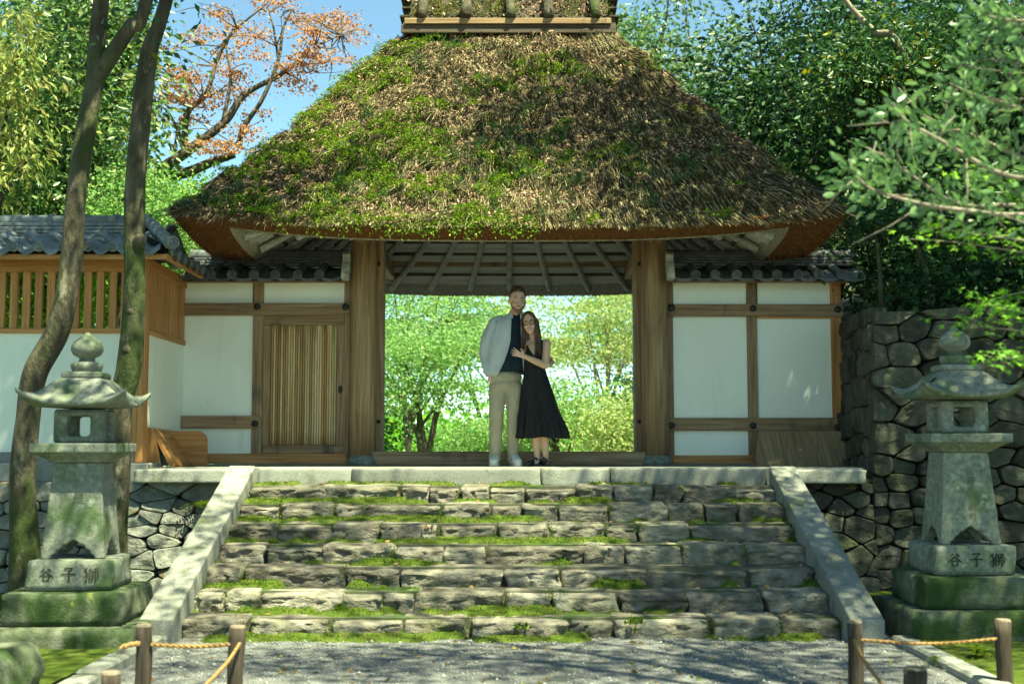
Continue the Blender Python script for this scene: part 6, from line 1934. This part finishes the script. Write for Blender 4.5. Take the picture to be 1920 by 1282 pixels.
for tw in sp_tw:
    Yt = 6.0 + rnd.uniform(-.3, .3)
    P = np.array(px(tw, Yt))
    Q = spline(np.vstack([[(3.15, 6.0, P[0][2] - .15)], P]), 30)
    vf.append(tube(Q, np.linspace(.007, .0015, 30), 5))
    for i in range(8, 30):
        for _ in range(4):
            LP.append(Q[i] + rng.normal(0, .05, 3) * (1, 1, .6)); LD.append(rng.normal(0, .7, 3) * (1, 1, .4) + (-.6, -.3, -.15))
ob('trunk', merge(*vf), M['bark_pale'], ms, smooth=True)
LP, LD = np.array(LP), np.array(LD)
V, F = maple_leaves(LP, LD, np.array((0, -.35, 1.0)) + rng.normal(0, .35, LP.shape), .042)
ob('crown', (V, F), M['lf_maple'], ms, kind='stuff')

# ------------------------------------------------------------------ tall trees standing outside the picture that dapple the yard
def shade_tree(base_, ells, label, clumps, per=40, size=.10, leaf='lf_mid', **kw):
    b = np.array(base_, float)
    c = np.mean([e[0] for e in ells], axis=0)
    tree('shade_tree', label, [b, b + (c - b) * (.15, .15, .5), np.array((c[0] * .6 + b[0] * .4, c[1] * .6 + b[1] * .4, c[2] - .3))], [.24, .18, .10], ells, clumps, per, size, leaf, group='tall trees shading the yard', limbs=7, limb_r=.05, **kw)
K = 1.0 / SUN.z
def over(x, y, z, h):
    """the point at height h that shades (x, y, z)"""
    t = (h - z) * K
    return (x + SUN.x * t, y + SUN.y * t, h)
# right-hand canopy: keeps the right lantern, stone wall, right steps and right half of the roof in shade
shade_tree((6.6, 7.2, 0), [(over(3.6, 9.6, 1.0, 8.0), (1.8, 1.8, .7)), (over(4.6, 11.6, 1.5, 8.3), (1.7, 1.6, .8)), (over(2.1, 10.4, .5, 8.4), (1.2, 1.5, .6)), (over(2.0, 9.8, .4, 9.2), (1.1, 1.2, .4)), (over(1.8, 11.5, 1.0, 9.0), (.9, .8, .4))], 'tall tree standing out of view on the right, shading the right lantern', 520, 46, .11)
shade_tree((7.0, 11.5, 2.6), [(over(2.2, 12.8, 4.2, 8.4), (1.6, 1.4, .6)), (over(3.4, 13.0, 3.4, 8.0), (1.4, 1.5, .7)), (over(1.0, 13.2, 5.4, 8.8), (1.3, .9, .5)), (over(3.6, 13.5, 1.6, 7.4), (1.3, 1.3, .6))], 'tall tree standing out of view above the right bank, shading the right of the roof', 480, 46, .11)
# looser canopy over the gravel, steps and roof
shade_tree((5.2, 2.2, 0), [(over(1.3, 8.25, 0, 8.6), (1.9, .85, .5)), (over(-1.0, 8.2, 0, 9.0), (2.1, .9, .5)), (over(.6, 9.7, .3, 9.2), (1.6, .8, .4)), (over(1.2, 11.4, 1.1, 9.4), (1.2, .8, .4)), (over(-1.4, 10.7, .8, 9.4), (1.5, 1.0, .4))], 'tall tree standing out of view behind the camera, dappling the gravel', 235, 42, .11, cr=.24)
shade_tree((-5.0, 8.2, 0), [(over(-1.6, 12.9, 4.4, 9.6), (1.8, .8, .4)), (over(-.2, 13.4, 5.2, 9.8), (1.5, .7, .4))], 'tall tree standing out of view on the left, dappling the thatched roof', 16, 42, .11, cr=.24)
# left canopy
shade_tree((-4.6, 4.6, 0), [(over(-3.2, 9.0, 1.2, 7.6), (1.3, 1.2, .6)), (over(-4.6, 12.2, 2.2, 7.8), (1.8, 1.0, .6)), (over(-3.6, 10.6, 1.0, 7.6), (1.3, 1.0, .5)), (over(-4.0, 7.0, 0, 7.8), (1.6, 1.0, .5))], 'tall tree standing out of view on the left, shading the left lantern', 185, 44, .11)

# the wood round the yard, out of view: closes the sky behind and beside the camera
def wood_tree(X, Y, h, r, label, seed):
    tree('wood_tree', label, [(X, Y, 0), (X + rnd.uniform(-.4, .4), Y, h * .4), (X + rnd.uniform(-.6, .6), Y, h * .75)], [.3, .22, .1],
         [((X, Y, h * .62), (r, r, h * .36)), ((X + rnd.uniform(-1, 1), Y, h * .35), (r * 1.1, r * 1.1, h * .28)), ((X, Y, 2.0), (r * 1.1, r, 1.6))], 30, 26, .42, 'lf_mid', 'bark_dark', group='wood round the yard, out of view', limbs=5, cr=.6, aspect=.6)
side_words = {}
for X, Y, h, r, lab in ((13, -2, 12, 3, 'far right and back'), (12.5, 4, 12, 3, 'right, level with the gravel'), (12.5, 9.5, 12, 3, 'right, level with the steps'), (-11, 1, 12, 3, 'left and slightly back'), (-10.5, 6, 12, 2.8, 'left, level with the gravel'), (-4, -9, 12, 2.8, 'back, a little left'), (8, -8, 12, 3, 'back right')):
    wood_tree(X, Y, h, r, 'leafy tree of the wood out of view, %s from the camera' % lab, 0)

# a few fallen leaves on the steps and the gravel
FP = []
for _ in range(110):
    k = rnd.randint(0, 6)
    FP.append((rnd.uniform(-2.4, 2.4), STAIR0 + k * RUN + rnd.uniform(.12, .33), RISE * (k + 1) + .012))
for _ in range(130): FP.append((rnd.uniform(-2.4, 2.7), rnd.uniform(6.6, 9.1), .012))
FP = np.array(FP); n = len(FP)
V, F = leaf_quads(FP, rng.normal(0, 1, (n, 3)) * (1, 1, .15), rng.normal(0, 1, (n, 3)) * (1, 1, .2) + (0, 0, .01), .045, .022)
ob('fallen_leaves', (V, F), leafmat('fallen_leaf_colours', [(.30, .17, .07), (.42, .33, .10), (.20, .10, .05), (.16, .20, .06)], .1, .7, .2), kind='stuff', label='small dry leaves fallen on the steps and gravel', cat='leaves')
